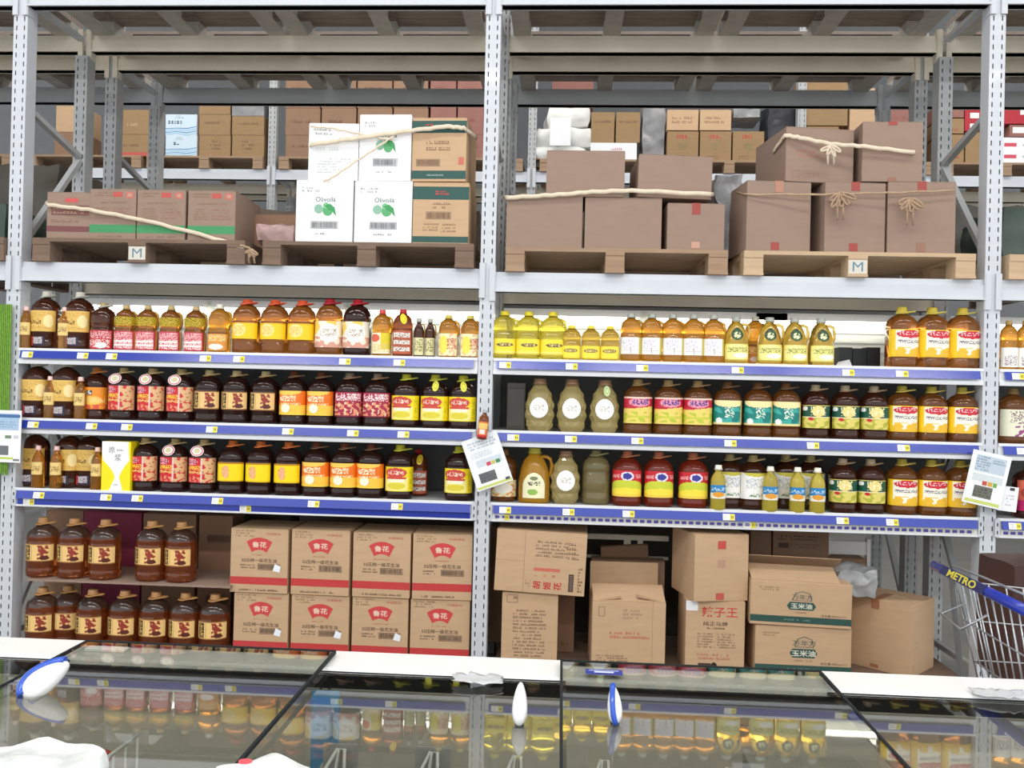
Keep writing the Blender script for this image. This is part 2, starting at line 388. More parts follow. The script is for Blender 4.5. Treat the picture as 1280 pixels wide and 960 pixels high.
PR = {
 'jug':   [(.0, 0), (.84, 0), (.95, .012), (1, .045), (1, .15), (.965, .165), (1, .18), (1, .60), (.965, .62), (1, .645), (.985, .70), (.9, .765), (.70, .825), (.44, .865), (.29, .885), (.29, .925)],
 'tall':  [(.0, 0), (.82, 0), (.95, .015), (1, .05), (1, .20), (.95, .225), (1, .25), (1, .58), (.94, .60), (1, .625), (.97, .72), (.86, .80), (.62, .865), (.36, .905), (.32, .92), (.32, .94)],
 'waist': [(.0, 0), (.85, 0), (.96, .015), (1, .05), (1, .44), (.96, .47), (.90, .50), (.96, .54), (.99, .62), (.96, .72), (.82, .82), (.5, .88), (.30, .91), (.30, .94)],
 'egg':   [(.0, 0), (.72, 0), (.82, .04), (.93, .15), (.99, .27), (1, .38), (.97, .50), (.89, .62), (.76, .73), (.60, .81), (.42, .86), (.36, .885), (.36, .92)],
 'bell':  [(.0, 0), (.88, 0), (.98, .02), (1, .06), (1, .36), (.97, .46), (.90, .58), (.78, .70), (.62, .79), (.42, .86), (.32, .89), (.32, .93)],
 'slim':  [(.0, 0), (.88, 0), (.98, .015), (1, .04), (1, .62), (.96, .68), (.8, .76), (.52, .83), (.40, .86), (.40, .93)],
}
OILS = {}
def oil(name, rgb, tr=.75, rough=.06):
    OILS[name] = M('oil_'+name, rgb, rough, 0, .03, 5, trans=tr, ior=1.33, coat=.3)
oil('dark', (92, 46, 26), .66); oil('black', (58, 30, 25), .5); oil('amber', (226, 156, 50), .82); oil('gold', (248, 206, 84), .88); oil('brown', (176, 108, 46), .78); oil('honey', (236, 176, 50), .62); oil('straw', (240, 220, 90), .66)
oil('yellow', (250, 230, 80), .86); oil('pale', (238, 218, 150), .7, .03); oil('redbrown', (160, 82, 40), .7); oil('red', (170, 60, 34), .7); oil('olive', (180, 165, 115), .7)
W_, CR, RD, YL, GO = (246, 244, 238), (240, 214, 150), (200, 34, 44), (250, 214, 30), (228, 180, 84)
BK, TL, GN, OR, PK = (50, 32, 26), (10, 132, 124), (22, 84, 60), (244, 130, 30), (226, 110, 120)
PEANUT = [(206, 34, 44), ('n', .58, 0, 1, 1, (226, 180, 130), 1, 9, -.25), ('n', .58, 0, 1, 1, (168, 104, 70), 2, 14, .38), ('r', .55, .0, .6, 1, (240, 200, 190)), ('e', .26, .84, .2, .13, (236, 150, 160)), ('t', .1, .76, .44, .92, (120, 30, 70), 3, .1),
          ('t', .06, .5, .54, .68, (250, 200, 60), 4, -.1), ('t', .06, .36, .54, .46, (250, 220, 120), 5, .1), ('n', .2, .04, .56, .26, (228, 150, 110), 6, 12, .05)]
CREST = [(250, 206, 30), ('r', .2, 0, .92, .97, (250, 246, 226)), ('e', .56, .83, .34, .14, (206, 40, 60)), ('t', .3, .78, .82, .9, (250, 210, 210), 2, .15), ('t', .26, .5, .88, .62, (130, 120, 140), 4, -.1), ('n', .2, .0, .92, .36, (240, 190, 50), 3, 7, -.2), ('r', .2, 0, .92, .07, (240, 186, 40))]
FAN = [(250, 222, 20), ('r', .12, .04, .74, .55, (252, 236, 140)), ('e', .42, .76, .3, .2, (206, 70, 60)), ('t', .2, .68, .64, .86, (250, 220, 200), 2, .1), ('r', .16, .5, .7, .6, (206, 80, 60)), ('t', .2, .38, .66, .5, (250, 250, 240), 5, -.1), ('e', .44, .22, .24, .14, (226, 210, 60)), ('t', .8, .1, .97, .9, (190, 180, 20), 4, .2)]
ORANGE = [(240, 118, 24), ('n', 0, 0, 1, .42, (250, 200, 70), 1, 5, -.35), ('r', 0, 0, 1, .1, (250, 208, 70)), ('e', .42, .98, .4, .16, (252, 206, 90)), ('t', .2, .55, .68, .78, (255, 236, 200), 3, -.15), ('e', .4, .28, .13, .18, (255, 246, 220)), ('t', .2, .42, .8, .5, (255, 220, 160), 6, .15)]
GOLDL = [(230, 188, 96), ('r', .0, .0, 1, .03, (190, 140, 60)), ('t', .1, .6, .9, .9, (200, 160, 80), 3, .4), ('t', .12, .34, .6, .56, (110, 80, 30), 5, .0), ('t', .15, .1, .85, .26, (196, 150, 70), 7, .2), ('e', .8, .5, .14, .3, (250, 224, 160))]
SEAL = [(240, 200, 130), ('r', .07, .1, .3, .92, BK), ('t', .1, .16, .27, .88, (236, 196, 110), 2, .3), ('n', .52, .12, .84, .9, (150, 56, 44), 4, 11, .02), ('e', .66, .55, .06, .3, (150, 56, 44)), ('e', .72, .2, .14, .12, (90, 40, 30)), ('r', .34, .1, .37, .92, (200, 160, 60)), ('r', 0, 0, 1, .05, (160, 110, 60)), ('r', 0, .95, 1, 1, (160, 110, 60))]
K = {}
def kind(key, look, short, w_, h_, prof, oil_, cap, lab=None, lz=(.18, .6), la=1.1, strap=None, handle=None, sqn=2.6, dy=.92, tagc=None, seg=28, capz=None, extra=None, name='oil_bottle', nlab=(44, 34), net=None):
    K[key] = dict(look=look, short=short, w=w_, h=h_, prof=prof, oil=oil_, cap=cap, lab=lab, lz=lz, la=la, strap=strap, handle=handle, sqn=sqn, dy=dy, tagc=tagc, seg=seg, extra=extra, name=name, nlab=nlab, net=net)
TAN, GREY, RDC, ORC, YLC, WHC = (186, 160, 110), (176, 180, 168), (176, 34, 44), (222, 90, 50), (232, 214, 60), (232, 226, 210)
kind('gold5', 'dark jug with big gold label', 'gold-label jug', .148, .325, 'jug', 'dark', WHC, GOLDL, (.3, .66), 1.25, strap=GREY, extra=((.06, .22), .5, [(40, 30, 60), ('t', .15, .2, .85, .9, (240, 230, 230), 3, 0), ('r', .0, 0, .12, 1, RD)]))
kind('goldsm', 'slim amber bottle with gold label', 'slim gold bottle', .062, .235, 'slim', 'amber', (240, 200, 190), [(236, 206, 130), ('t', .2, .3, .8, .7, (140, 100, 40), 3, .1), ('r', 0, .0, 1, .04, (180, 130, 60))], (.32, .62), 1.2, seg=18, nlab=(20, 24), name='small_oil_bottle')
kind('redsq', 'dark oil jug with tan cap and red lettered label', 'red lettered jug', .128, .265, 'waist', 'dark', TAN, [(196, 40, 56), ('t', .05, .55, .95, .95, (236, 190, 190), 3, .1), ('t', .1, .1, .9, .5, (250, 220, 210), 4, .0), ('e', .6, .2, .2, .16, (250, 240, 240))], (.03, .42), 1.15, strap=GREY)
kind('rednet', 'amber bottle with yellow speckled neck and pink label', 'speckled-neck bottle', .115, .255, 'waist', 'brown', TAN, [(206, 60, 80), ('t', .06, .62, .94, .95, (250, 200, 200), 3, .05), ('r', .06, .42, .94, .5, W_), ('r', .06, .22, .94, .3, W_), ('t', .06, .06, .94, .6, (250, 230, 226), 5, .0)], (.03, .43), 1.2, handle=(206, 160, 60), net=(206, 190, 40))
kind('ambsm', 'amber oil bottle with orange label and white cap', 'white-capped amber bottle', .118, .27, 'waist', 'amber', WHC, [(224, 150, 60), ('t', .1, .5, .9, .85, (250, 220, 150), 3, .0), ('e', .5, .2, .3, .16, (250, 236, 230)), ('r', 0, .9, 1, 1, (120, 70, 30))], (.05, .42), 1.1, handle=(226, 170, 50))
kind('orcap', 'brown jug with orange cap and yellow label', 'orange-capped jug', .15, .30, 'tall', 'brown', ORC, [(250, 206, 20), ('e', .42, .55, .22, .4, (252, 226, 140)), ('t', .25, .3, .6, .8, (240, 190, 100), 3, .1), ('r', 0, .95, 1, 1, (220, 150, 20))], (.27, .57), 1.2, strap=ORC)
kind('rccap', 'amber oil jug with red cap and cream floral label', 'red-capped jug', .15, .31, 'tall', 'brown', RDC, [(240, 232, 210), ('n', 0, 0, 1, .4, (220, 160, 140), 2, 7, -.05), ('n', 0, .5, 1, 1, (250, 206, 90), 5, 4, .0), ('e', .55, .55, .28, .36, (250, 250, 246)), ('t', .3, .4, .8, .7, (190, 170, 150), 4, .2)], (.14, .6), 1.25, strap=RDC)
kind('rccapd', 'black oil jug with red cap and cream floral label', 'dark red-capped jug', .15, .31, 'tall', 'black', RDC, K['rccap']['lab'], (.14, .6), 1.25, strap=RDC)
kind('whyel', 'amber oil bottle with white and lime label', 'lime-label bottle', .105, .255, 'waist', 'amber', (206, 70, 60), [(250, 240, 200), ('r', .55, .2, 1, 1, (226, 206, 40)), ('e', .3, .75, .2, .2, (220, 100, 70)), ('t', .1, .1, .9, .5, (220, 190, 120), 3, .1)], (.06, .5), 1.2, handle=(226, 170, 50))
kind('redstripe', 'red-brown oil bottle with three white label strips', 'white-strip bottle', .108, .26, 'tall', 'redbrown', RDC, [(190, 90, 60), ('r', .1, .72, .9, .9, W_), ('r', .1, .42, .9, .6, W_), ('r', .1, .12, .9, .3, W_), ('t', .15, .1, .85, .9, (150, 90, 60), 3, .2)], (.06, .55), 1.0, tagc=YL)
kind('smdark', 'slim dark oil bottle with side handle and pale label', 'slim dark bottle', .058, .215, 'slim', 'dark', GREY, [(226, 220, 170), ('t', .1, .2, .9, .9, (140, 130, 60), 3, .1)], (.06, .5), 1.0, handle=(200, 160, 40), seg=18, nlab=(18, 24), name='small_oil_bottle')
kind('ppk', 'amber oil bottle with yellow cap and blossom label', 'blossom-label bottle', .105, .235, 'waist', 'amber', (206, 190, 90), [(250, 240, 190), ('n', 0, 0, 1, 1, (236, 190, 150), 3, 7, .12), ('e', .35, .5, .2, .4, (236, 226, 90)), ('t', .5, .3, .9, .8, (200, 110, 90), 4, .1)], (.05, .56), 1.2, handle=(236, 170, 50))
kind('yelbig', 'large yellow oil bottle with leaning yellow label', 'large yellow bottle', .13, .262, 'tall', 'yellow', YLC, [(248, 226, 60), ('d', .2, .0, (250, 236, 120)), ('e', .55, .62, .26, .13, (120, 90, 50)), ('t', .38, .55, .72, .7, (240, 226, 140), 3, .0), ('r', 0, 0, 1, .1, (226, 196, 50))], (.1, .42), 1.25, sqn=3.2, handle=(250, 236, 90))
kind('yelsm', 'small yellow oil bottle with oval-stamped yellow label', 'small yellow bottle', .10, .19, 'tall', 'gold', YLC, [(248, 226, 70), ('e', .5, .62, .28, .16, (140, 110, 60)), ('t', .3, .54, .7, .7, (246, 230, 140), 3, .0), ('r', 0, 0, 1, .1, (226, 196, 50))], (.06, .42), 1.25, sqn=3, name='small_oil_bottle')
kind('whlab', 'amber bottle with white label and grey cap', 'white-label bottle', .113, .262, 'tall', 'amber', GREY, [(248, 246, 246), ('r', .82, 0, 1, 1, (206, 190, 80)), ('t', .2, .3, .66, .9, (206, 200, 216), 3, .2), ('r', .5, .02, .53, .4, (150, 140, 120)), ('r', .2, .2, .8, .24, (190, 180, 170))], (.16, .50), 1.2, handle=(226, 170, 60))
kind('olive', 'golden bottle with dark green oval crest', 'green-crest bottle', .132, .255, 'bell', 'gold', GREY, [(240, 226, 120), ('e', .5, .5, .48, .5, (246, 236, 150)), ('t', .1, .5, .9, .8, (140, 150, 60), 3, .0), ('e', .65, .3, .3, .14, (250, 250, 240)), ('r', 0, 0, 1, .06, (200, 180, 70))], (.08, .42), 1.0, handle=(246, 214, 110), extra=((.5, .76), .52, [(30, 60, 34), ('e', .5, .42, .3, .26, (226, 226, 180)), ('n', 0, 0, 1, 1, (60, 90, 50), 2, 6, .1), ('o',)]))
kind('crest5', 'large amber oil jug with yellow label and red crest', 'red-crest jug', .158, .325, 'jug', 'brown', (226, 200, 80), CREST, (.18, .62), 1.25, strap=(226, 206, 90))
kind('orlab', 'dark oil jug with orange label and teal logo', 'teal-logo jug', .143, .29, 'jug', 'dark', (196, 120, 60), [(242, 150, 40), ('r', .12, .66, .52, .86, (30, 70, 90)), ('t', .14, .68, .5, .84, (230, 230, 220), 3, .0), ('e', .5, .4, .3, .2, (250, 200, 90)), ('n', 0, 0, 1, .2, (220, 90, 60), 4, 7, -.1), ('t', .1, .3, .9, .5, (250, 220, 150), 5, .3)], (.2, .62), 1.25, strap=(210, 130, 70))
kind('peanut', 'dark oil jug with red peanut label', 'red peanut jug', .148, .292, 'jug', 'black', TAN, PEANUT, (.2, .66), 1.3, strap=TAN)
kind('peanutt', 'dark jug with peanut label and round tag', 'tagged peanut jug', .148, .292, 'jug', 'black', TAN, PEANUT, (.2, .66), 1.3, strap=TAN, tagc='oval')
kind('seal', 'dark oil jug with cream black-seal label', 'black-seal jug', .15, .29, 'jug', 'black', (200, 180, 130), SEAL, (.26, .60), 1.05, strap=(170, 140, 90))
kind('orange', 'dark oil jug with glowing orange label', 'orange-label jug', .15, .292, 'jug', 'black', (110, 60, 40), ORANGE, (.19, .64), 1.3, strap=(120, 90, 60))
kind('magenta', 'dark oil jug with magenta blossom label', 'magenta-label jug', .15, .292, 'jug', 'black', (150, 130, 110), [(168, 36, 70), ('n', 0, 0, 1, .62, (230, 150, 110), 2, 9, .12), ('n', 0, 0, 1, .6, (240, 210, 170), 7, 12, .28), ('t', .12, .66, .88, .95, (250, 220, 220), 3, -.1), ('r', 0, 0, 1, .05, (120, 20, 50))], (.18, .64), 1.3, strap=(150, 110, 80))
kind('fan', 'dark jug with yellow label, red fan', 'fan-logo jug', .15, .292, 'jug', 'black', (206, 200, 60), FAN, (.15, .6), 1.3, strap=(190, 190, 60))
kind('fant', 'dark jug with yellow fan label and lime tag', 'lime-tagged jug', .15, .292, 'jug', 'black', (206, 200, 60), FAN, (.15, .6), 1.3, strap=(190, 190, 60), tagc=(222, 216, 60))
kind('facet', 'faceted pale oil bottle with white oval label', 'faceted bottle', .165, .285, 'egg', 'pale', (150, 116, 90), [(250, 250, 246), ('t', .25, .35, .75, .65, (190, 180, 170), 3, .2), ('o',)], (.26, .64), .62, sqn=2, dy=.8, seg=12, nlab=(30, 34))
kind('facetg', 'faceted pale oil bottle with green neck sticker', 'green-sticker bottle', .165, .285, 'egg', 'pale', (150, 116, 90), K['facet']['lab'], (.26, .64), .62, sqn=2, dy=.8, seg=12, nlab=(30, 34), tagc=(190, 210, 150))
kind('redyel', 'amber oil jug with red and yellow swoosh label', 'red-yellow jug', .152, .292, 'jug', 'brown', (180, 150, 100), [(236, 206, 100), ('r', 0, .56, 1, 1, (196, 36, 60)), ('d', .5, .18, (240, 214, 110)), ('e', .5, .8, .28, .17, (236, 150, 170)), ('t', .3, .7, .72, .9, (80, 60, 140), 3, .0), ('n', 0, .05, 1, .45, (190, 200, 60), 4, 5, .1), ('r', 0, .2, 1, .3, (206, 206, 70)), ('r', 0, .94, 1, 1, (240, 210, 190))], (.2, .68), 1.3, strap=(150, 120, 80))
kind('redyel2', 'red oil jug with blue round emblem over yellow fruit', 'blue-emblem jug', .155, .292, 'jug', 'red', (190, 110, 80), [(200, 36, 46), ('r', 0, .1, 1, .35, (246, 216, 60)), ('e', .5, .34, .5, .3, (206, 212, 60)), ('e', .5, .2, .45, .14, (250, 226, 70)), ('t', .1, .72, .9, .86, (240, 170, 170), 2, -.05), ('e', .52, .78, .17, .17, (236, 226, 240)), ('e', .52, .78, .12, .12, (60, 60, 150)), ('r', 0, 0, 1, .1, (246, 206, 80))], (.18, .66), 1.3, strap=(170, 110, 70))
kind('teal', 'dark amber oil jug with teal label and cream arch', 'teal-label jug', .148, .29, 'jug', 'brown', (120, 80, 50), [(8, 126, 118), ('n', 0, .1, 1, .7, (60, 170, 160), 2, 5, .1), ('e', .52, .96, .44, .24, (250, 232, 170)), ('r', 0, 0, 1, .08, (240, 220, 150)), ('r', .84, 0, 1, 1, (226, 190, 110)), ('t', .4, .3, .66, .72, (230, 240, 220), 3, .05), ('e', .26, .16, .08, .12, W_)], (.22, .66), 1.25, strap=(110, 80, 50), sqn=3)
kind('green', 'dark jug with green banner and yellow flower', 'green-banner jug', .143, .285, 'jug', 'dark', (190, 170, 140), [(226, 210, 110), ('r', 0, .5, 1, .96, (20, 82, 62)), ('e', .5, .74, .18, .24, (240, 214, 120)), ('t', .3, .55, .7, .95, (250, 240, 190), 2, .1), ('e', .12, .85, .09, .1, W_), ('n', 0, 0, 1, .45, (180, 180, 60), 3, 6, .05), ('r', 0, .47, 1, .51, (236, 226, 190)), ('e', .3, .4, .08, .07, RD)], (.2, .62), 1.25, strap=(150, 120, 90))
kind('crest', 'amber oil jug with yellow-white label and red crest', 'crest-label jug', .15, .29, 'jug', 'brown', (190, 170, 70), CREST, (.17, .64), 1.25, strap=(190, 170, 80))
kind('bigolive', 'tall honey oil bottle with pointed cream label', 'pointed-label bottle', .17, .295, 'bell', 'honey', (206, 196, 80), [(246, 240, 200), ('t', .2, .5, .8, .66, (70, 80, 50), 3, .0), ('e', .45, .24, .22, .12, (150, 190, 90)), ('e', .5, .78, .18, .08, (120, 130, 90)), ('a',)], (.1, .56), .72, sqn=2.2, dy=.8, handle=(240, 180, 50), nlab=(34, 40))
kind('clear', 'unlabelled olive-tinted oil bottle with ribbed body', 'unlabelled bottle', .148, .29, 'tall', 'olive', (150, 140, 100), None, strap=(160, 160, 110))
kind('floral', 'amber oil jug with pale floral label behind the notice', 'floral-label jug', .14, .28, 'jug', 'brown', (150, 110, 70), [(240, 226, 180), ('n', 0, 0, 1, 1, (230, 160, 90), 3, 7, .1), ('e', .5, .5, .3, .3, (250, 246, 230))], (.1, .42), 1.2)
kind('whcorn', 'dark oil jug with white label and lime arch', 'white-corn-label jug', .143, .288, 'jug', 'dark', (180, 160, 110), [(246, 244, 240), ('e', .5, 1.0, .36, .14, (206, 196, 70)), ('t', .2, .4, .8, .8, (190, 196, 206), 3, .1), ('e', .9, .35, .18, .35, (220, 206, 60)), ('t', .3, .1, .7, .2, (120, 150, 110), 4, .0)], (.2, .68), 1.2, strap=(180, 160, 110))
kind('smblue', 'small yellow oil bottle with blue sky label', 'small blue-label bottle', .078, .235, 'slim', 'straw', (240, 236, 220), [(40, 130, 190), ('r', 0, .0, 1, .42, (240, 236, 220)), ('e', .5, .3, .3, .2, (230, 160, 50)), ('t', .1, .6, .9, .85, (200, 226, 240), 3, .1)], (.26, .56), 1.25, seg=18, nlab=(22, 24), name='small_oil_bottle')
kind('yelplain', 'dark jug with plain yellow label, orange neck', 'orange-neck jug', .15, .29, 'jug', 'black', (206, 110, 50), [(252, 220, 10), ('r', 0, .9, 1, 1, (190, 130, 20)), ('e', .38, .5, .12, .34, (246, 180, 150)), ('t', .25, .2, .5, .8, (230, 170, 60), 3, .3), ('r', 0, 0, 1, .06, (226, 180, 20))], (.24, .6), 1.05, strap=(206, 110, 50))
kind('wine', 'large orange-brown oil jug with cream black-seal label', 'seal jug', .168, .325, 'jug', 'redbrown', (190, 140, 90), SEAL, (.28, .58), 1.05, strap=(190, 140, 80), sqn=2.2)
kind('palepur', 'jug with pale label and purple flower', 'purple-flower jug', .15, .29, 'jug', 'brown', (150, 120, 80), [(234, 232, 206), ('n', .4, 0, .8, .5, (150, 70, 130), 3, 8, .0), ('t', .3, .5, .8, .95, (150, 120, 130), 4, .2), ('r', .84, 0, 1, 1, (140, 180, 70))], (.14, .62), 1.25)
kind('whamb', 'amber bottle with small white label', 'small white-label bottle', .085, .26, 'tall', 'amber', (170, 140, 80), [(246, 244, 236), ('t', .2, .1, .8, .6, (150, 130, 140), 3, .1)], (.06, .45), 1.2)
kind('pinkred', 'dark jug with pink and red label', 'pink-label jug', .15, .285, 'jug', 'dark', (120, 60, 60), [(226, 110, 90), ('r', 0, 0, 1, .35, (206, 40, 110)), ('e', .4, .6, .3, .2, (180, 70, 60))], (.14, .7), 1.25)

_bm = {}
def bottle_meshes(key):
    if key in _bm: return _bm[key]
    k = K[key]; Rr = k['w']/2; H = k['h']; prof = [(r*Rr, z*H) for r, z in PR[k['prof']]]; out = []
    nsq = k['sqn']
    def n_of(i, r): return 2+(nsq-2)*max(0, (r/Rr-.4)/.6)
    mb = MB()
    if k['prof'] == 'egg':
        n = 12; pr = [prof[0], prof[1]]+[(0, 0)]*0
        zs = [i/9 for i in range(10)]
        def rr(z):
            for (r0, z0), (r1, z1) in zip(prof[1:], prof[2:]):
                if z0 <= z <= z1 and z1 > z0: return r0+(r1-r0)*(z-z0)/(z1-z0)
            return prof[-1][0]
        pp = [(rr(prof[-1][1]*q)*(1.0 if i % 2 else 1.0), prof[-1][1]*q) for i, q in enumerate(zs)]
        pp = [(q*(1.0 if i % 2 else .92), z_) for i, (q, z_) in enumerate(pp)]; mb.lathe(pp, 10, dy=k['dy'], smooth=False, twist=1)
    else: mb.lathe(prof[1:], k['seg'], n_of=n_of, dy=k['dy'])
    if key == 'wine':                                               # air above the oil
        for q, f in enumerate(mb.f):
            if sum(mb.v[i][2] for i in f)/len(f) > .69*H: mb.m[q] = 1
    out.append(('body', mb.mesh('body', [OILS[k['oil']], M('empty_plastic', (118, 96, 84), .05, 0, .02, 5, trans=.8, ior=1.3, coat=.6)] if key == 'wine' else OILS[k['oil']]), None))
    # cap
    zc = prof[-1][1]; rc = prof[-1][0]*1.16; mb = MB()
    mb.lathe([(rc, zc-.02*H), (rc*1.05, zc-.015*H), (rc*1.05, zc+.01*H), (rc*.97, zc+.012*H), (rc*.97, H*.985), (rc*.85, H), (.001, H)], 20)
    mb.lathe([(rc*1.25, zc-.032*H), (rc*1.25, zc-.024*H)], 20)
    out.append(('cap', mb.mesh('cap', M('cap_%d_%d_%d' % k['cap'], k['cap'], .4)), None))
    def lab(layers, lz, la, nm, grow=1.012):
        nu, nv = k['nlab']; mb = MB(); z0, z1 = lz[0]*H, lz[1]*H
        def rad(z):
            for (r0, a), (r1, b) in zip(prof, prof[1:]):
                if a <= z <= b and b > a: return r0+(r1-r0)*(z-a)/(b-a)
            return Rr
        pts = []
        for j in range(nv+1):
            z = z0+(z1-z0)*j/nv; r = (Rr if k['prof'] in ('jug', 'tall', 'waist', 'slim') else rad(z))
            for i in range(nu+1):
                t = -la+2*la*i/nu; q = sq(t, n_of(0, r))*r*grow+.0008; mb.v.append((q*math.sin(t), -q*math.cos(t)*k['dy'], z))
        for j in range(nv):
            for i in range(nu):
                c = paint(layers, (i+.5)/nu, (j+.5)/nv, i, j)
                if c is not None: a = j*(nu+1)+i; mb.face((a, a+1, a+nu+2, a+nu+1), 0, c, True)
        out.append((nm, mb.mesh(nm, LABELM), None))
    if k['lab']: lab(k['lab'], k['lz'], k['la'], 'label', 1.03 if k['prof'] == 'egg' else 1.012)
    if k['extra']: lab(k['extra'][2], k['extra'][0], k['extra'][1], 'lower_label' if k['extra'][0][0] < .3 else 'crest_label')
    if k['net']:
        cs = k['net']; lab([None, ('n', 0, 0, 1, 1, cs, 3, 26, -.02)], (.55, .74), 1.4, 'speckled_sleeve', 1.0)
    if k['strap']:
        mb = MB(); zz = prof[-1][1]-.035*H; r1 = rc*1.15; ln = Rr*.82
        pts = [(r1*math.cos(t)+(ln-r1)*max(0, math.cos(t))**2, .8*r1*math.sin(t)-.01, zz+.012*max(0, math.cos(t))) for t in [2*PI*i/24 for i in range(24)]]
        mb.tube(pts, .0045, 6, closed=True, flat=1.5); out.append(('carry_strap', mb.mesh('carry_strap', M('strap_%d_%d_%d' % k['strap'], k['strap'], .5)), None))
    if k['handle']:
        mb = MB(); x0 = Rr*.98
        mb.tube([(Rr*.35, 0, H*.84), (Rr*.75, 0, H*.845), (Rr*1.02, 0, H*.80), (Rr*1.1, 0, H*.70), (Rr*1.08, 0, H*.58), (Rr*.9, 0, H*.48)], Rr*.12, 8)
        out.append(('side_handle', mb.mesh('side_handle', M('handle_%d_%d_%d' % k['handle'], k['handle'], .15, trans=.6)), None))
    if k['tagc']:
        mb = MB(); c = k['tagc']; oval = c == 'oval'; a, b = (.036, .030) if oval else (.017, .030); n = 24
        rings = [(1, (236, 214, 214)), (.86, (200, 60, 70)), (.72, (246, 238, 228)), (.45, (206, 196, 150))] if oval else [(1, c), (.6, shade(c, .85)), (.4, shade(c, 1.05))]
        for q, (s, cc) in enumerate(rings):
            n0 = len(mb.v); mb.v += [(a*s*math.cos(2*PI*i/n), -.0006*q, b*s*math.sin(2*PI*i/n)) for i in range(n)]; mb.face(range(n0, n0+n), 0, cc)
        n0 = len(mb.v); mb.v += [(a*math.cos(2*PI*i/n), .002, b*math.sin(2*PI*i/n)) for i in range(n)]; mb.face(reversed(range(n0, n0+n)), 0, rings[0][1])
        for i in range(n): mb.face((n0+i, n0+(i+1) % n, (i+1) % n, i), 0, rings[0][1])
        out.append(('hang_tag', mb.mesh('hang_tag', LABELM), (-.012 if oval else .01, -Rr*.86*k['dy']-.012, H*.79)))
    _bm[key] = out; return out
def put_bottle(key, x, y, z, rz, label, group=None):
    k = K[key]; t = thing(k['name'], label, 'bottle', (x, y, z), (0, 0, rz), group)
    for nm, me, loc in bottle_meshes(key):
        o = obj(nm, me, t, loc or (0, 0, 0))
        if nm == 'hang_tag': o.rotation_euler = (-.35, R.uniform(-.25, .25), R.uniform(-.2, .2))
    return t
ORD = ['first', 'second', 'third', 'fourth', 'fifth', 'sixth', 'seventh', 'eighth']
ROWS = []
def row(shelf_name, z, base_py, items, group, ends):
    """items: (px, kind[, setback[, turn]]); a run of look-alikes is told apart by counting from the neighbour before it"""
    placed = []
    for i, it in enumerate(items):
        px, key = it[0], it[1]; back = it[2] if len(it) > 2 else 0; rz = it[3] if len(it) > 3 else R.uniform(-.12, .12)
        k = K[key]; y = .012+k['w']/2*k['dy']+back
        py = base_py[0]+(base_py[1]-base_py[0])*(px-base_py[2])/(base_py[3]-base_py[2])
        x, _ = atY(px, py, y); placed.append((x, y, key, rz, px))
    i = 0
    while i < len(placed):
        j = i
        while j+1 < len(placed) and placed[j+1][2] == placed[i][2]: j += 1
        nb = K[placed[i-1][2]]['short'] if i else ends
        for q in range(i, j+1):
            x, y, key, rz, px = placed[q]; lk = K[key]['look']
            runs = sum(1 for g in range(len(placed)) if placed[g][2] == key and (g == 0 or placed[g-1][2] != key)); pos = f'{ORD[sum(1 for g in range(q) if placed[g][2] == key)]} such from the {ends}' if runs > 1 else f'beside the {nb}' if j == i else f'{ORD[q-i]} from {nb}'
            put_bottle(key, x, y, z, rz, f'{lk}, {pos}, {shelf_name}', group)
        i = j+1
    ROWS.append((shelf_name, placed))
row('top shelf', ZA, (433, 446, 25, 595), [(32, 'goldsm', -.01), (57, 'gold5'), (80, 'goldsm', -.008), (99, 'gold5'), (129, 'redsq'), (157, 'rednet'), (184, 'rednet'), (213, 'rednet'), (244, 'rednet'), (274, 'ambsm'), (308, 'orcap'), (343, 'orcap'), (377, 'orcap'),
    (411, 'rccap'), (446, 'rccapd'), (477, 'whyel'), (503, 'redstripe'), (523, 'smdark', .03), (537, 'smdark', .05), (560, 'ppk'), (587, 'ppk')], 'oil on the top shelf under the white cartons', 'green strip')
row('middle shelf', ZB, (522, 534, 25, 595), [(46, 'gold5'), (62, 'goldsm', -.012), (82, 'gold5'), (100, 'goldsm', -.012), (120, 'orlab', .03), (154, 'peanutt'), (190, 'peanutt'), (226, 'peanutt'), (261, 'seal'), (295, 'seal'), (331, 'seal'), (367, 'orange'), (401, 'orange'), (436, 'magenta'), (471, 'magenta'),
    (507, 'fan'), (543, 'fant'), (578, 'fant')], 'oil on the middle shelf under the white cartons', 'green strip')
row('lower shelf', ZC, (610, 623, 25, 595), [(43, 'gold5', .05), (47, 'goldsm', -.012), (70, 'goldsm', -.008), (86, 'gold5', .04), (111, 'gold5', .06), (121, 'goldsm', -.01)], 'oil on the lower shelf under the white cartons', 'green strip')
row('lower shelf', ZC, (610, 623, 25, 595), [(181, 'peanut'), (218, 'peanutt'), (254, 'peanutt'), (290, 'yelplain'), (325, 'yelplain'), (360, 'yelplain'), (395, 'orange'), (430, 'orange'), (463, 'orange'), (499, 'fan'), (522, 'redstripe', .16), (573, 'fan')], 'oil on the lower shelf under the white cartons', 'gift box')
row('top shelf', ZA, (447, 459, 615, 1225), [(630, 'yelbig'), (660, 'yelbig'), (690, 'yelbig'), (714, 'yelsm'), (738, 'yelsm'), (762, 'yelsm'), (788, 'whlab'), (814, 'whlab'), (840, 'whlab'), (866, 'whlab'), (891, 'whlab'), (919, 'olive'), (943, 'ambsm', .14), (961, 'olive'), (992, 'olive'), (1025, 'olive'),
    (1126, 'crest5'), (1164, 'crest5'), (1202, 'crest5')], 'oil on the top shelf under the knotted straps', 'centre post')
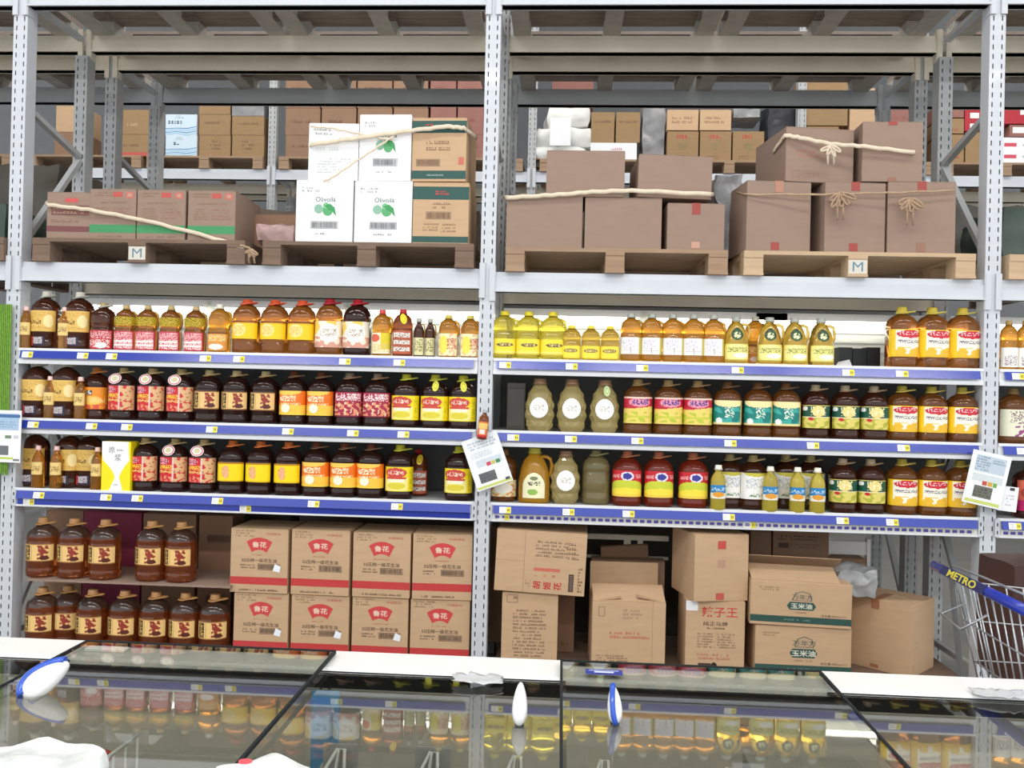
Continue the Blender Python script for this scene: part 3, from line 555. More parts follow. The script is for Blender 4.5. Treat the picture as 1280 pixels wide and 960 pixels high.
row('middle shelf', ZB, (535, 553, 615, 1225), [(674, 'facet'), (714, 'facet'), (755, 'facetg'), (796, 'redyel'), (834, 'redyel'), (871, 'redyel'), (908, 'teal'), (946, 'teal'), (981, 'teal'), (1018, 'green'), (1055, 'green'), (1091, 'green'), (1126, 'crest'), (1163, 'crest'), (1201, 'crest')], 'oil on the middle shelf under the knotted straps', 'centre post')
row('lower shelf', ZC, (627, 647, 615, 1225), [(629, 'floral', .04), (667, 'bigolive'), (706, 'facet'), (744, 'clear', .03), (783, 'redyel2'), (822, 'redyel2'), (865, 'redyel2'), (911, 'whcorn', .05), (940, 'whcorn', .02), (981, 'whcorn', .1), (1012, 'whcorn', .1), (1052, 'green'), (1087, 'green'), (1126, 'crest'), (1163, 'crest'), (1199, 'crest')], 'oil on the lower shelf under the knotted straps', 'centre post')
row('lower shelf front edge', ZC, (635, 645, 890, 1040), [(897, 'smblue', -.03), (962, 'smblue', -.03), (996, 'smblue', -.03), (1021, 'smblue', -.03)], 'small bottles strapped to the jugs', 'blue-emblem jug')
row('top shelf beyond the post', ZA, (462, 463, 1240, 1280), [(1260, 'whamb'), (1281, 'whamb')], 'oil past the far post', 'far post')
row('middle shelf beyond the post', ZB, (556, 557, 1240, 1280), [(1265, 'palepur'), (1302, 'palepur')], 'oil past the far post', 'far post')
row('lower shelf beyond the post', ZC, (650, 651, 1240, 1280), [(1285, 'pinkred')], 'oil past the far post', 'far post')
# bottles under the lowest shelf: five on a sheet, seven on the floor boards
ZL0 = .104
ZL1 = atY(150, 722, .1)[1]
row('floor row', ZL0, (800, 806, 25, 290), [(52, 'wine'), (84, 'wine', .06), (115, 'wine'), (155, 'wine'), (194, 'wine'), (231, 'wine'), (268, 'wine')], 'large jugs below the lowest shelf', 'end post')
row('cardboard sheet', ZL1, (716, 724, 25, 290), [(53, 'wine'), (92, 'wine'), (131, 'wine', -.005), (189, 'wine'), (226, 'wine')], 'large jugs below the lowest shelf', 'end post')

# price tags -------------------------------------------------------------
tg = MB(); tg.box(-.031, .031, -.0014, 0, -.017, .017, 0, (246, 246, 240))
tg.quad((.006, -.0016, -.0165), (.0305, -.0016, -.0165), (.0305, -.0016, .0165), (.006, -.0016, .0165), 0, (236, 222, 70))
for q in range(3): tg.quad((-.026, -.0017, .008-.008*q), (-.008+.004*q, -.0017, .008-.008*q), (-.008+.004*q, -.0017, .0105-.008*q), (-.026, -.0017, .0105-.008*q), 0, (190, 190, 190))
for q in range(2): tg.quad((.011+.008*q, -.0019, -.006), (.016+.008*q, -.0019, -.006), (.016+.008*q, -.0019, .006), (.011+.008*q, -.0019, .006), 0, (130, 118, 40))
TG = tg.mesh('price_tag', INK)
def tags(shelf_name, z, dz, pxs, rows_idx, where):
    near = [p for i in rows_idx for p in ROWS[i][1]]
    used = {}
    for px in pxs:
        py = 480-(z-1.6)*234; x, _ = atY(px, py, -.013)
        best = min(near, key=lambda p: abs(p[4]-px)); kk = K[best[2]]['short']; used[kk] = used.get(kk, 0)+1
        same = sorted([p for p in near if p[2] == best[2]], key=lambda p: p[4]); n = same.index(best)
        lab = f"price tag on the {shelf_name} rail {where}under the {ORD[n]+' ' if len(same) > 1 else ''}{kk}"
        o = obj('price_tag', TG, None, (x, -.0125 if dz < -.05 else -.0248, z+dz), (0 if dz < -.05 else -.27, 0, 0)); tag(o, lab, 'price tag', f'price tags {where}{shelf_name}')
tags('top', ZA, -.033, [36, 105, 141, 258, 300, 432, 500], [0], '')
tags('middle', ZB, -.033, [43, 116, 160, 266, 361, 442, 505], [1], '')
tags('lower', ZC, -.033, [50, 134, 173, 273, 393, 497], [2, 3], '')
tags('lower front', ZC, -.072, [36, 307], [2, 3], 'bottom strip ')
tags('top', ZA, -.033, [632, 715, 803, 922, 1060, 1127], [4], '')
tags('middle', ZB, -.033, [642, 714, 797, 913, 1016, 1129], [5], '')
tags('lower', ZC, -.033, [632, 711, 786, 911, 1053, 1115], [6], '')
tags('lower front', ZC, -.072, [630, 938], [6], 'bottom strip ')
tags('far', ZC, -.033, [1268], [10], ''); tags('far top', ZA, -.033, [1272], [8], ''); tags('far middle', ZB, -.033, [1278], [9], '')

# ------------------------------------------------------------------ cartons
RED_, BRN, GRN, DGRN = (196, 62, 62), (74, 56, 48), (66, 146, 92), (44, 84, 78)
def carton(label, x0, x1, yt, yb, z, yf, dep, mat, pr=None, rz=0, group=None, tilt=0, name='carton', seal=None, cat='box', lid=True, zt=None):
    xa, _ = atY(x0, (yt+yb)/2, yf); xb, _ = atY(x1, (yt+yb)/2, yf); h = (atY((x0+x1)/2, yt, yf)[1] if zt is None else zt)-z; w = xb-xa
    t = thing(name, label, cat, ((xa+xb)/2, yf, z), (0, tilt, rz), group)
    mb = MB(); g = .0025
    if lid:                                                         # four walls, two top flaps meeting in the middle
        mb.box(-w/2, w/2, 0, dep, 0, h-.004); mb.box(-w/2+g/2, w/2-g/2, g/2, dep/2-g/2, h-.004, h); mb.box(-w/2+g/2, w/2-g/2, dep/2+g/2, dep-g/2, h-.004, h)
    else: mb.box(-w/2, w/2, 0, dep, 0, h)
    mb.build('carton_body', mat, t, bevel=.003)
    p = Print(w, h)
    if pr: pr(p)
    p.build(t)
    if seal:                                                        # strip of tape lapping over the front edges
        for (u, v0, v1, c) in seal:
            tp = MB(); X = (u-.5)*w; tp.box(X-.022, X+.022, -.0016, 0, v0*h, v1*h, 0, c)
            if v1 >= 1: tp.box(X-.022, X+.022, -.0016, dep*.6, h, h+.0012, 0, c)
            tp.build('tape', INK, t)
    return t
def p_fan(sticker):
    def f(p):
        p.rect(0, .13, 1, .245, RED_)
        c = (.5, .40); pts = []
        for i in range(13):
            a = math.radians(122-64*i/12); pts.append((c[0]+.42*math.cos(a), c[1]+.46*math.sin(a)))
        for i in range(13):
            a = math.radians(58+64*i/12); pts.append((c[0]+.245*math.cos(a), c[1]+.27*math.sin(a)))
        for i in range(12): p.poly([pts[i], pts[25-i], pts[24-i], pts[i+1]][::-1], (206, 70, 70))
        p.layer(); p.text('鲁花', .5, .75, .09, (236, 206, 186), sx=1.25)
        p.text('5S压榨一级花生油', .5, .505, .06, BRN, sx=1.12)
        p.lines(.17, .37, .42, .45, 2, BRN, .02); p.barcode(.48, .36, .87, .455); p.lines(.16, .02, .86, .07, 1, BRN, .022)
        p.lines(.06, .86, .4, .98, 3, (130, 112, 80), .03, .7); p.text('中国驰名', .74, .92, .035, (190, 70, 70), sx=1.6)
        p.lines(.36, .575, .64, .60, 1, (180, 80, 80), .02)
        if sticker: p.layer(); p.layer(); p.poly([(.74, .35), (.86, .33), (.88, .42), (.78, .46)], (240, 244, 250))
    return f
cx = [(288, 360, 651, 738), (364, 437, 653, 740), (441, 513, 656, 742), (516, 590, 660, 746)]
cl = [(292, 360), (364, 436), (440, 510), (513, 587)]
zc1 = .12+.335
for i in range(4):
    where = ['beside the brown jugs', 'second from the brown jugs', 'third from the brown jugs', 'beside the centre post'][i]
    carton(f'tan carton with red fan logo, {where}, bottom of its stack', cl[i][0], cl[i][1], 735, 815, .104, .04, .3, CARD, p_fan(i < 3), R.uniform(-.02, .02), 'fan-logo cartons under the lowest shelf', zt=zc1)
    carton(f'tan carton with red fan logo, {where}, top of its stack', cx[i][0], cx[i][1], cx[i][2], cx[i][3], zc1+.001, .03, .3, CARD, p_fan(i == 0), R.uniform(-.03, .03), 'fan-logo cartons under the lowest shelf', zt=zc1+.352+.004*(i % 2))
# cartons behind the brown jugs
for x0, x1, mt, nm, yt in ((56, 103, CARDD, 'plain brown carton behind the brown jugs, beside the end post', 634), (104, 176, MAG, 'dark magenta carton behind the brown jugs', 634), (178, 244, CARDD, 'plain brown carton behind the brown jugs, past the magenta one', 640), (248, 290, CARDD, 'brown carton with outlined barcode behind the brown jugs', 640)):
    for s in (0, 1):
        zz = .104+.356*s
        carton(nm+(', upper of two' if s else ', lower of two'), x0, x1, yt, 740, zz, .39, .19, mt, (lambda p: (p.barcode(.25, .55, .95, .68))) if nm.startswith('brown') else (lambda p: p.lines(.2, .3, .8, .6, 4, (120, 40, 66) if mt is MAG else (150, 118, 96))), 0, 'cartons behind the brown jugs', zt=zz+.355)
xa, za = atY(28, 716, 0); xb, _ = atY(288, 735, 0)
mb = MB(); mb.box(xa+.03, xb, -.005, .42, 0, .012)
for q in range(18): mb.box(xa+.05+q*.062, xa+.075+q*.062, -.0062, -.005, .002, .01)
tag(mb.build('cardboard_sheet', CARD2, None, (0, .0, ZL1-.0125)), 'brown cardboard sheet laid over the lower row of brown jugs', 'cardboard sheet')
# yellow gift box
def p_gift(p):
    Y = (250, 232, 20); p.rect(0, 0, 1, 1, Y); p.layer(); n = 26
    def hw(v):
        if v > .62: return .46-.0*(1-v)
        if v > .26: return .07+.39*((v-.26)/.36)**1.6
        return .07+.17*((.26-v)/.26)**.8
    for i in range(n):
        a, b = i/n, (i+1)/n; cxx = .5+.04*math.sin(a*5); p.poly([(cxx-hw(a), a), (cxx+hw(a), a), (.5+.04*math.sin(b*5)+hw(b), b), (.5+.04*math.sin(b*5)-hw(b), b)], (250, 250, 250))
    p.layer(); p.text('原', .34, .83, .12, (90, 90, 90)); p.text('浆', .56, .68, .14, (60, 60, 60)); p.lines(.48, .8, .74, .86, 1, (120, 120, 120), .06); p.lines(.42, .11, .58, .16, 1, (140, 120, 60), .06)
carton('yellow gift box with white swirl and brush lettering on the lower shelf', 127, 163, 552, 616, ZC, -.008, .09, M('yellow_card', (250, 226, 20), .4, 0, .03), p_gift, 0, None, name='gift_box')
def p_misc(c=(150, 100, 84)):
    return lambda p: p.lines(.1, .08, .5, .3, 5, c, .03)
# upper pallet loads ------------------------------------------------------
ZLP, ZRP = ZPL+BH, ZPR+BH; PH = .128
def pallet(label, x0, x1, yref, z, yf, dep, mat, h=PH, mark=False, group='loaded pallets', X=None, mats=None):
    xa, xb = X if X else (atY(x0, yref, yf)[0], atY(x1, yref, yf)[0]); w = xb-xa
    t = thing('wooden_pallet', label, 'pallet', ((xa+xb)/2, yf, z), (0, 0, 0), group)
    n = 7; bw = dep/n-.008
    for i in range(n):
        o = MB(); y = i*dep/n; o.box(-w/2, w/2, y, y+bw, h-.02, h); o.build('deck_board', mat, t)
    for i, x in enumerate((-w/2, -.055, w/2-.1)):
        for j, y in enumerate((.0, dep/2-.06, dep-.13)):
            o = MB(); o.box(x, x+.1, y+.004, y+.12, .012, h-.036); o.build('block', mats or mat, t)
        o = MB(); o.box(x, x+.1, 0, dep, h-.036, h-.02); o.build('stringer_board', mat, t)
        o = MB(); o.box(x-.002, x+.102, .0, dep, 0, .012); o.build('skid', mats or mat, t)
    if mark:
        p = Print(.1, h-.048); p.rect(.03, .05, .97, .95, (214, 208, 196)); p.layer(); p.text('M', .5, .5, .62, (92, 128, 150), sx=1.15); o = p.build(t, 'stencilled_mark'); o.location = (-.005, .004, .012)
    return t
ZBX = ZLP+PH
pallet('grey weathered pallet under the green-striped cartons', 40, 306, 310, ZLP, -.03, .72, WOODD, mark=True, mats=WOODD)
pallet('dark pallet under the white cartons', 328, 592, 315, ZLP, -.03, .72, WOODD, mark=False)
pallet('tan pallet under the plain pinkish cartons', 632, 910, 325, ZRP, -.03, .72, WOOD)
pallet('pale new pallet with stencilled block under the knotted cartons', 930, 1220, 330, ZRP, -.03, .72, WOODL, mark=True)
pallet('pale pallet past the far post at the frame edge', 1262, 1540, 330, ZRP, -.03, .72, WOODL)
pallet('dark pallet beyond the end post', -260, 4, 310, ZLP, -.03, .72, WOODD)
def p_maroon(p):
    p.rect(0, .15, 1, .27, (120, 70, 72)); p.rect(.1, .5, .98, .72, (130, 84, 76)); p.layer(); p.lines(.14, .52, .94, .7, 2, (190, 150, 130), .09); [p.rect(.42, .78, .72, .87, (206, 84, 84))]; p.lines(.1, .32, .9, .44, 1, (150, 104, 90), .04)
def p_green(k):
    def f(p):
        p.rect(0, .13, 1, .29, GRN); p.lines(.1, .84, .45, .95, 2, (140, 106, 80), .05); p.rect(.5, .84, .7, .94, (190, 84, 76)); p.rect(.78, .82, .94, .94, (200, 110, 96)); p.layer(); p.rect(.82, .85, .9, .91, (190, 150, 130))
        p.lines(.2, .70, .8, .76, 1, (150, 112, 92), .05); p.lines(.12, .4, .42, .64, 5, (150, 116, 94), .03); p.lines(.5, .4, .88, .64, 4, (160, 112, 96), .04); p.lines(.2, .03, .8, .09, 1, (130, 100, 84), .03)
    return f
carton('tan carton with maroon stripes beside the end post', 59, 112, 240, 300, ZBX, -.005, .38, CARD2, p_maroon, .03, 'low cartons under the webbing')
for i, (a, b) in enumerate(((112, 170), (171, 232), (235, 294))):
    carton(f"tan carton with green stripe, {['beside the maroon-striped one', 'middle of the three', 'beside the plastic bag'][i]}", a, b, 236+i, 300, ZBX, -.005-.004*i, .4, CARD2, p_green(i), R.uniform(-.02, .02), 'low cartons under the webbing')
def p_olive(p):
    p.text('Olivoilà', .52, .69, .075, (86, 110, 100)); p.layer()
    for (cx_, cy_, r, c) in ((.40, .535, .075, (140, 186, 160)), (.56, .51, .085, (92, 172, 112)), (.53, .59, .05, (120, 190, 136))):
        p.poly([(cx_+r*1.05*math.cos(2*PI*i/20), cy_+r*math.sin(2*PI*i/20)) for i in range(20)], c); p.layer()
    p.poly([(.5, .59), (.6, .62), (.68, .56), (.71, .42), (.64, .5), (.58, .52)], (66, 156, 92)); p.barcode(.27, .22, .74, .335, (90, 90, 92)); p.lines(.34, .11, .7, .16, 1, (150, 150, 150), .05); p.lines(.1, .80, .4, .9, 2, (170, 170, 172), .05)
def p_olive2(p):
    p.lines(.15, .5, .6, .72, 2, (216, 226, 220), .07); p.lines(.18, .12, .62, .4, 6, (180, 182, 184), .03); p.lines(.64, .3, .9, .4, 2, (190, 190, 192), .04); p.lines(.1, .78, .45, .92, 2, (176, 176, 178), .05)
def p_gbox(p):
    p.rect(0, .72, 1, .93, DGRN); p.rect(0, .02, 1, .12, DGRN); p.layer(); p.lines(.32, .77, .64, .89, 1, (190, 70, 66), .08); p.barcode(.24, .4, .68, .52, (90, 66, 50)); p.lines(.35, .56, .65, .68, 2, (140, 106, 80), .04); p.lines(.18, .2, .46, .34, 3, (150, 116, 86), .03); p.lines(.5, .18, .76, .34, 3, (150, 116, 86), .03)
def p_gbox2(p):
    p.rect(0, .76, 1, .95, DGRN); p.rect(0, .04, 1, .17, DGRN); p.layer(); p.lines(.25, .8, .76, .93, 1, (190, 70, 66), .1); p.barcode(.08, .24, .52, .35, (90, 66, 50)); p.lines(.26, .46, .68, .66, 2, (140, 106, 80), .045); p.rect(.86, .26, .96, .38, (200, 110, 96)); p.lines(.28, .08, .7, .12, 1, (170, 190, 180), .04)
zw = atY(440, 226, 0)[1]
gp = 'cartons stacked beside the centre post'
carton('white carton with green olives, lower tier beside the plastic bag', 370, 441, 224, 301, ZBX, -.01, .4, CARDW, p_olive, .01, gp, zt=zw)
carton('white carton with green olives, lower tier beside the dark green banded carton', 443, 515, 225, 302, ZBX, -.012, .4, CARDW, p_olive, -.01, gp, zt=zw-.002)
carton('tan carton with dark green bands and barcode, lower tier', 516, 586, 228, 303, ZBX, -.01, .4, CARD, p_gbox, 0, gp, zt=zw-.006)
carton('white carton turned to its small-print side, upper tier', 386, 448, 154, 224, zw+.001, .0, .38, CARDW, p_olive2, .03, gp)
carton('white carton with green olives under crossed webbing, upper tier', 449, 514, 143, 224, zw+.001, -.005, .38, CARDW, p_olive, -.02, gp)
carton('tan carton with dark green bands, upper tier at the centre post', 515, 583, 147, 226, zw+.001, -.0, .4, CARD, p_gbox2, -.03, gp)
zr = atY(750, 246, 0)[1]; ZBR = ZRP+PH; gq = 'plain pinkish cartons over the tan pallet'
rs = (160, 70, 62)
carton('plain pinkish carton, lower tier at the centre post', 633, 728, 246, 307, ZBR, -.005, .4, CARD2, None, .01, gq, zt=zr)
carton('plain pinkish carton in the middle of the lower tier', 731, 827, 249, 308, ZBR, -.005, .4, CARD2, None, -.01, gq, zt=zr-.004)
carton('short pinkish carton with red tape on the lower tier', 834, 906, 254, 309, ZBR, -.01, .38, CARD2, None, .04, gq, seal=[(.5, .76, 1, rs), (.5, .04, .18, (196, 150, 130))])
carton('plain pinkish carton, upper tier at the centre post', 683, 781, 188, 246, zr+.001, .01, .4, CARD2, None, .0, gq)
carton('plain pinkish carton with sloping top beside the upper one', 797, 890, 194, 250, zr+.001, .02, .38, CARD2, None, .05, gq, tilt=.02)
gq = 'knotted pinkish cartons over the pale pallet'; zk = atY(1070, 228, 0)[1]
carton('pinkish carton beside the grey film, lower tier', 932, 1015, 229, 311, ZBR, -.01, .42, CARD2, None, .12, gq, zt=zk, seal=[(.5, .84, 1, (178, 128, 106)), (.45, .02, .13, rs)])
carton('pinkish carton in the middle of the knotted lower tier', 1030, 1108, 229, 311, ZBR, -.01, .42, CARD2, None, .08, gq, zt=zk-.002, seal=[(.5, .88, 1, rs), (.48, .02, .13, rs)])
carton('pinkish carton at the far post, knotted lower tier', 1110, 1194, 226, 311, ZBR, -.012, .42, CARD2, None, -.03, gq, zt=zk+.004, seal=[(.5, .86, 1, rs), (.5, .02, .15, (150, 110, 90))])
carton('pinkish carton with faint red print, knotted upper tier', 980, 1070, 160, 228, zk+.002, .02, .42, CARD2, lambda p: (p.lines(.15, .44, .6, .6, 2, (170, 110, 96), .06), p.lines(.08, .06, .5, .22, 4, (150, 106, 90), .03)), .16, gq)
carton('pinkish carton beside the post, knotted upper tier', 1078, 1153, 152, 228, zk+.006, .0, .42, CARD2, None, -.02, gq, seal=[(.5, .94, 1, rs), (.5, 0, .07, (150, 104, 86))])
# webbing -----------------------------------------------------------------
def strap(label, pts, yf=-.03, r=.011, loops=None, name='webbing_strap', mat=None):
    P = []
    for q in pts:
        yy = q[2] if len(q) > 2 else yf; x, z = atY(q[0], q[1], yy); P.append((x, yy, z))
    t = thing(name, label, 'strap', P[0], group='straps round the stacked cartons'); o = Vector(P[0])
    fine = []
    for a, b in zip(P, P[1:]):
        for i in range(6): v = Vector(a).lerp(Vector(b), i/6)-o; v.z += .0025*math.sin(i*2.1+a[0]*9); fine.append(v)
    fine.append(Vector(P[-1])-o)
    s = MB(); s.tube(fine, r, 6, flat=.3); s.build('band', mat or STRAPM, t)
    if loops:
        for (px, py, rr, n) in loops:
            x, z = atY(px, py, yf-.02); k = MB(); c = Vector((x, yf-.018, z))-o
            k.tube([c+Vector((.008*math.cos(a), -.004, .009*math.sin(a))) for a in [2*PI*i/10 for i in range(10)]], .006, 6, closed=True)
            for q in range(n):
                d = -2.75+2.35*q/max(1, n-1)+R.uniform(-.2, .2); ux, uz = math.cos(d), math.sin(d); la_, wa = rr*R.uniform(.5, .75), rr*R.uniform(.12, .24)
                k.tube([c+Vector((ux*la_*(1+math.cos(a))-uz*wa*math.sin(a), -.006-.008*math.sin(a/2)-.003*q, uz*la_*(1+math.cos(a))+ux*wa*math.sin(a))) for a in [2*PI*i/16 for i in range(16)]], .006, 6, closed=True)
            for q in range(2): k.tube([c, c+Vector((.014*(1-2*q), -.012, -rr*1.2)), c+Vector((.03*(.6-q), -.006, -rr*2.2))], .0055, 6)
            k.build('knot', mat or STRAPM, t)
    return t
strap('cream webbing slanting across the green-striped cartons', [(57, 254, .1), (60, 256), (110, 262), (180, 275), (250, 293), (305, 309)], -.026, .012)
strap('cream webbing over the upper white cartons to the green-banded one', [(386, 182, .1), (388, 181), (450, 172), (515, 163), (560, 158), (580, 160), (596, 172, .12)], -.026, .013)
strap('cream webbing tied diagonally across the upper white cartons', [(388, 158), (415, 160), (448, 167), (490, 175)], -.024, .006)
strap('thin cream cord running down over the olive picture', [(492, 170), (470, 185), (440, 205), (412, 224), (404, 226)], -.03, .006)
strap('cream webbing between the two tiers of plain cartons', [(630, 247, .12), (634, 247), (690, 244), (740, 240), (790, 238), (888, 243), (892, 243, .12)], -.024, .013)
KNM = M('brown_cord', (176, 148, 120), .8, 0, .2, 30)
strap('cream webbing knotted round the upper pinkish cartons', [(966, 190, .14), (981, 169), (1000, 172), (1038, 180), (1080, 183), (1140, 190), (1154, 190, .1)], -.03, .012, [(1038, 184, .042, 4)])
strap('thin brown cord with two hanging knots round the lower tier', [(920, 240, .16), (932, 243), (1030, 243), (1110, 241), (1194, 238)], -.045, .006, [(1050, 243, .06, 6), (1137, 250, .06, 6)], mat=KNM)
strap('bunched cord end hanging beside the weathered pallet', [(300, 306), (312, 310), (318, 318)], -.045, .006, [(315, 314, .03, 4)], mat=KNM)

# lumpy things -------------------------------------------------------------
def lump(name, label, cat, loc, sx, sy, sz, mat, amp=.03, fr=6, puff=.0, n=14, group=None, kind_=None, rot=(0, 0, 0), seed=0):
    """wrapped or bagged goods: a rounded, creased block standing on its base"""
    v = []; f = []; mb = MB()
    faces = [((0, -1, 0), (1, 0, 0), (0, 0, 1)), ((0, 1, 0), (-1, 0, 0), (0, 0, 1)), ((-1, 0, 0), (0, -1, 0), (0, 0, 1)), ((1, 0, 0), (0, 1, 0), (0, 0, 1)), ((0, 0, 1), (1, 0, 0), (0, 1, 0)), ((0, 0, -1), (1, 0, 0), (0, -1, 0))]
    for (nn, uu, vv) in faces:
        N, U, V = map(Vector, (nn, uu, vv)); b = len(mb.v)
        for j in range(n+1):
            for i in range(n+1):
                p = N+U*(2*i/n-1)+V*(2*j/n-1)
                if puff:
                    q = p.copy(); e = 1-puff
                    l = max(abs(q.x), abs(q.y), abs(q.z)); s = Vector((q.x, q.y, q.z)).normalized()*1.25; p = q.lerp(s, puff)
                w_ = Vector((p.x*sx/2, p.y*sy/2, (p.z+1)*sz/2)); d = noise.noise_vector(Vector((w_.x*fr+seed, w_.y*fr, w_.z*fr)))*amp
                if w_.z < .02 and not puff: d.z = 0
                mb.v.append(tuple(w_+d))
        for j in range(n):
            for i in range(n): a = b+j*(n+1)+i; mb.face((a, a+1, a+n+2, a+n+1), 0, None, True)
    o = mb.build(name, mat, None, loc, rot); tag(o, label, cat, group, kind_); return o
def lump_px(name, label, cat, x0, x1, yt, z, yf, dep, mat, **k):
    xa, _ = atY(x0, yt, yf); xb, _ = atY(x1, yt, yf); _, zt = atY((x0+x1)/2, yt, yf)
    return lump(name, label, cat, ((xa+xb)/2, yf+dep/2, z), xb-xa, dep, zt-z, mat, **k)
lump_px('plastic_bag', 'crumpled pinkish plastic bag beside the white cartons', 'bag', 318, 368, 280, ZBX, .02, .2, M('pink_film', (170, 140, 136), .25, 0, .3, 14, .6), amp=.02, fr=14, puff=.35)
carton('low brown carton behind the crumpled plastic bag', 312, 372, 268, 300, ZBX, .3, .25, CARDD)
lump_px('wrapped_load', 'bundle wrapped in grey stretch film between the pinkish cartons', 'wrapped load', 896, 928, 218, ZRP+PH, .25, .4, FILM, amp=.03, fr=12)
lump_px('wrapped_load', 'dark wrapped pallet load behind the end post', 'wrapped load', -110, 72, 205, ZPL+BH+PH, DG+.03, .62, DWRAP, amp=.03, fr=6, group='dark loads on the second rack')
lump_px('wrapped_load', 'dark green wrapped bundle behind the end post, before the dark load', 'wrapped load', -140, 5, 255, ZPL+BH+PH, .05, .5, GWRAP, amp=.03, fr=7)
lump_px('wrapped_load', 'dark wrapped load with sloping top behind the far post', 'wrapped load', 1192, 1420, 258, ZPR+BH+PH, DG+.03, .6, DWRAP, amp=.035, fr=5, group='dark loads on the second rack', seed=4)
lump_px('wrapped_load', 'dark green wrapped load past the far post', 'wrapped load', 1256, 1500, 262, ZPR+BH+PH, .12, .5, GWRAP, amp=.04, fr=6, seed=9)
for i, (a, b, yt) in enumerate(((250, 420, 262), (430, 600, 262), (652, 780, 262), (790, 925, 262), (1000, 1126, 262))):
    lump_px('wrapped_load', f"brown wrapped load deep on the second rack behind the {['striped cartons', 'white cartons', 'centre post cartons', 'short red-taped carton', 'knotted cartons'][i]}", 'wrapped load', a, b, yt, ZPL+BH+PH, DG+.03, .6, M('brown_wrapped', (120, 100, 84), .5, 0, .3, 5, .3), amp=.02, fr=6, group='dark loads on the second rack', seed=i)
for i, (x0, x1) in enumerate(((-4.2, -3.2), (-2.9, -1.7), (-1.6, -.5), (-.3, .85), (.95, 2.1), (2.3, 3.5))):
    pallet(f'pallet deep on the second rack, {ORD[i]} from the end post', 0, 0, 0, ZPL+BH, DG-.02, .72, WOODD, group='pallets on the second rack', X=(x0, x1))
# pallets on the top beams, seen from below
for b in (-1, 0, 1, 2):
    xa, xb = BAY[b]
    for s in (0, 1):
        X = (xa+.07+s*1.25, xa+.07+s*1.25+1.2)
        nm = f"{'first' if s == 0 else 'second'} of its pair {BN[b]}"
        pallet(f'dark pallet on the top beams, {nm}', 0, 0, 0, ZT+BH, -.06, .86, WOODT, .13, X=X, group='pallets on the top beams', mats=M('chalky_block', (196, 192, 184), .8, 0, .2, 8))
        pallet(f'dark pallet on the second rack top beams, {nm}', 0, 0, 0, ZT+BH, DG-.06, .86, WOODT, .13, X=X, group='pallets on the second rack top beams', mats=M('chalky_block'))

# ------------------------------------------------------------------ third rack beyond the next aisle
xk = atY(339, 220, D3)[0]; Z3 = ZT+BH; P3 = .125
for k in range(-2, 4):
    x = xk+k*2.628
    frame(f'distant grey upright frame of the third rack, {ORD[k+2]} along', x, D3, D3+.7, POST2, STEEL2, POSTB)
    if k < 3:
        nm = f'bay {ORD[k+2]} along the next aisle'
        beam(f'distant pale front beam of the third rack, {nm}', x, x+2.628, D3, ZT, BH, STEEL, group='beams of the third rack')
        beam(f'distant cream rear beam of the third rack, {nm}', x, x+2.628, D3+.65, ZT, BH, CREAM, group='beams of the third rack')
        beam(f'distant cream beam behind the third rack, {nm}', x, x+2.628, D3+.97, ZT, BH, CREAM, group='beams of the third rack')
        for s in (0, 1): pallet(f'distant pallet on the third rack, {"first" if s == 0 else "second"} in {nm}', 0, 0, 0, Z3, D3-.02, .75, WOOD, P3, X=(x+.08+1.26*s, x+1.28+1.26*s), group='pallets on the third rack')
ZB3 = Z3+P3; g3 = 'cartons on the third rack'; nfar = [0]
def far(x0, x1, yt, yb, mat, lab, pr=None, dy=0, dep=.35):
    base = yb > 190; z = ZB3 if base else atY((x0+x1)/2, yb, D3+.02)[1]
    carton(lab, x0, x1, yt, yb, z+.001, D3+.02+dy, dep, mat, pr, 0, g3)
dk = (120, 92, 70)
def pl(u0, v0, u1, v1, n, c, cw=.06): return lambda p: p.lines(u0, v0, u1, v1, n, c, cw)
far(146, 187, 168, 200, CARD3, 'distant tan carton with red foot stripe behind the end post', lambda p: (p.rect(0, .02, 1, .18, (190, 90, 80)), p.lines(.2, .4, .7, .6, 1, dk, .08)))
far(146, 187, 137, 168, CARD3, 'distant tan carton above the one with red foot stripe', pl(.2, .3, .8, .5, 1, (206, 180, 140)))
far(68, 104, 165, 200, CARDD, 'distant pinkish-brown carton past the end post braces, lower', None); far(70, 104, 132, 165, CARD, 'distant pinkish-brown carton past the end post braces, upper', None)
def p_water(p):
    p.rect(0, 0, 1, 1, (206, 224, 236)); p.layer(); p.lines(.08, .5, .62, .76, 1, (60, 80, 100), .12); p.lines(.3, .8, .6, .95, 2, (120, 140, 150), .05)
    for q in range(4): p.poly([(.0, .04+.09*q), (.35, .1+.08*q), (.7, .02+.1*q), (1, .12+.1*q), (1, .16+.1*q), (.7, .07+.1*q), (.35, .14+.08*q), (0, .08+.09*q)], (90, 150, 196) if q % 2 else (150, 190, 216))
far(207, 246, 170, 198, CARDW, 'distant white and blue water pack, lower of two', p_water); far(207, 246, 143, 170, CARDW, 'distant white and blue water pack, upper of two', p_water)
for i, (a, b) in enumerate(((249, 288), (290, 330))):
    w_ = ['beside the water packs', 'second from the water packs'][i]
    far(a, b, 169, 199, CARD3, f'distant golden carton {w_}, bottom', pl(.3, .3, .7, .8, 3, dk)); far(a, b, 143+i*2, 169, CARD3, f'distant golden carton {w_}, middle', pl(.2, .5, .8, .7, 1, dk))
    far(a, b, 112 if i == 0 else 125, 143+i*2, CARD3 if i == 0 else FILM, f'distant {"golden" if i == 0 else "grey"} carton {w_}, top', None)
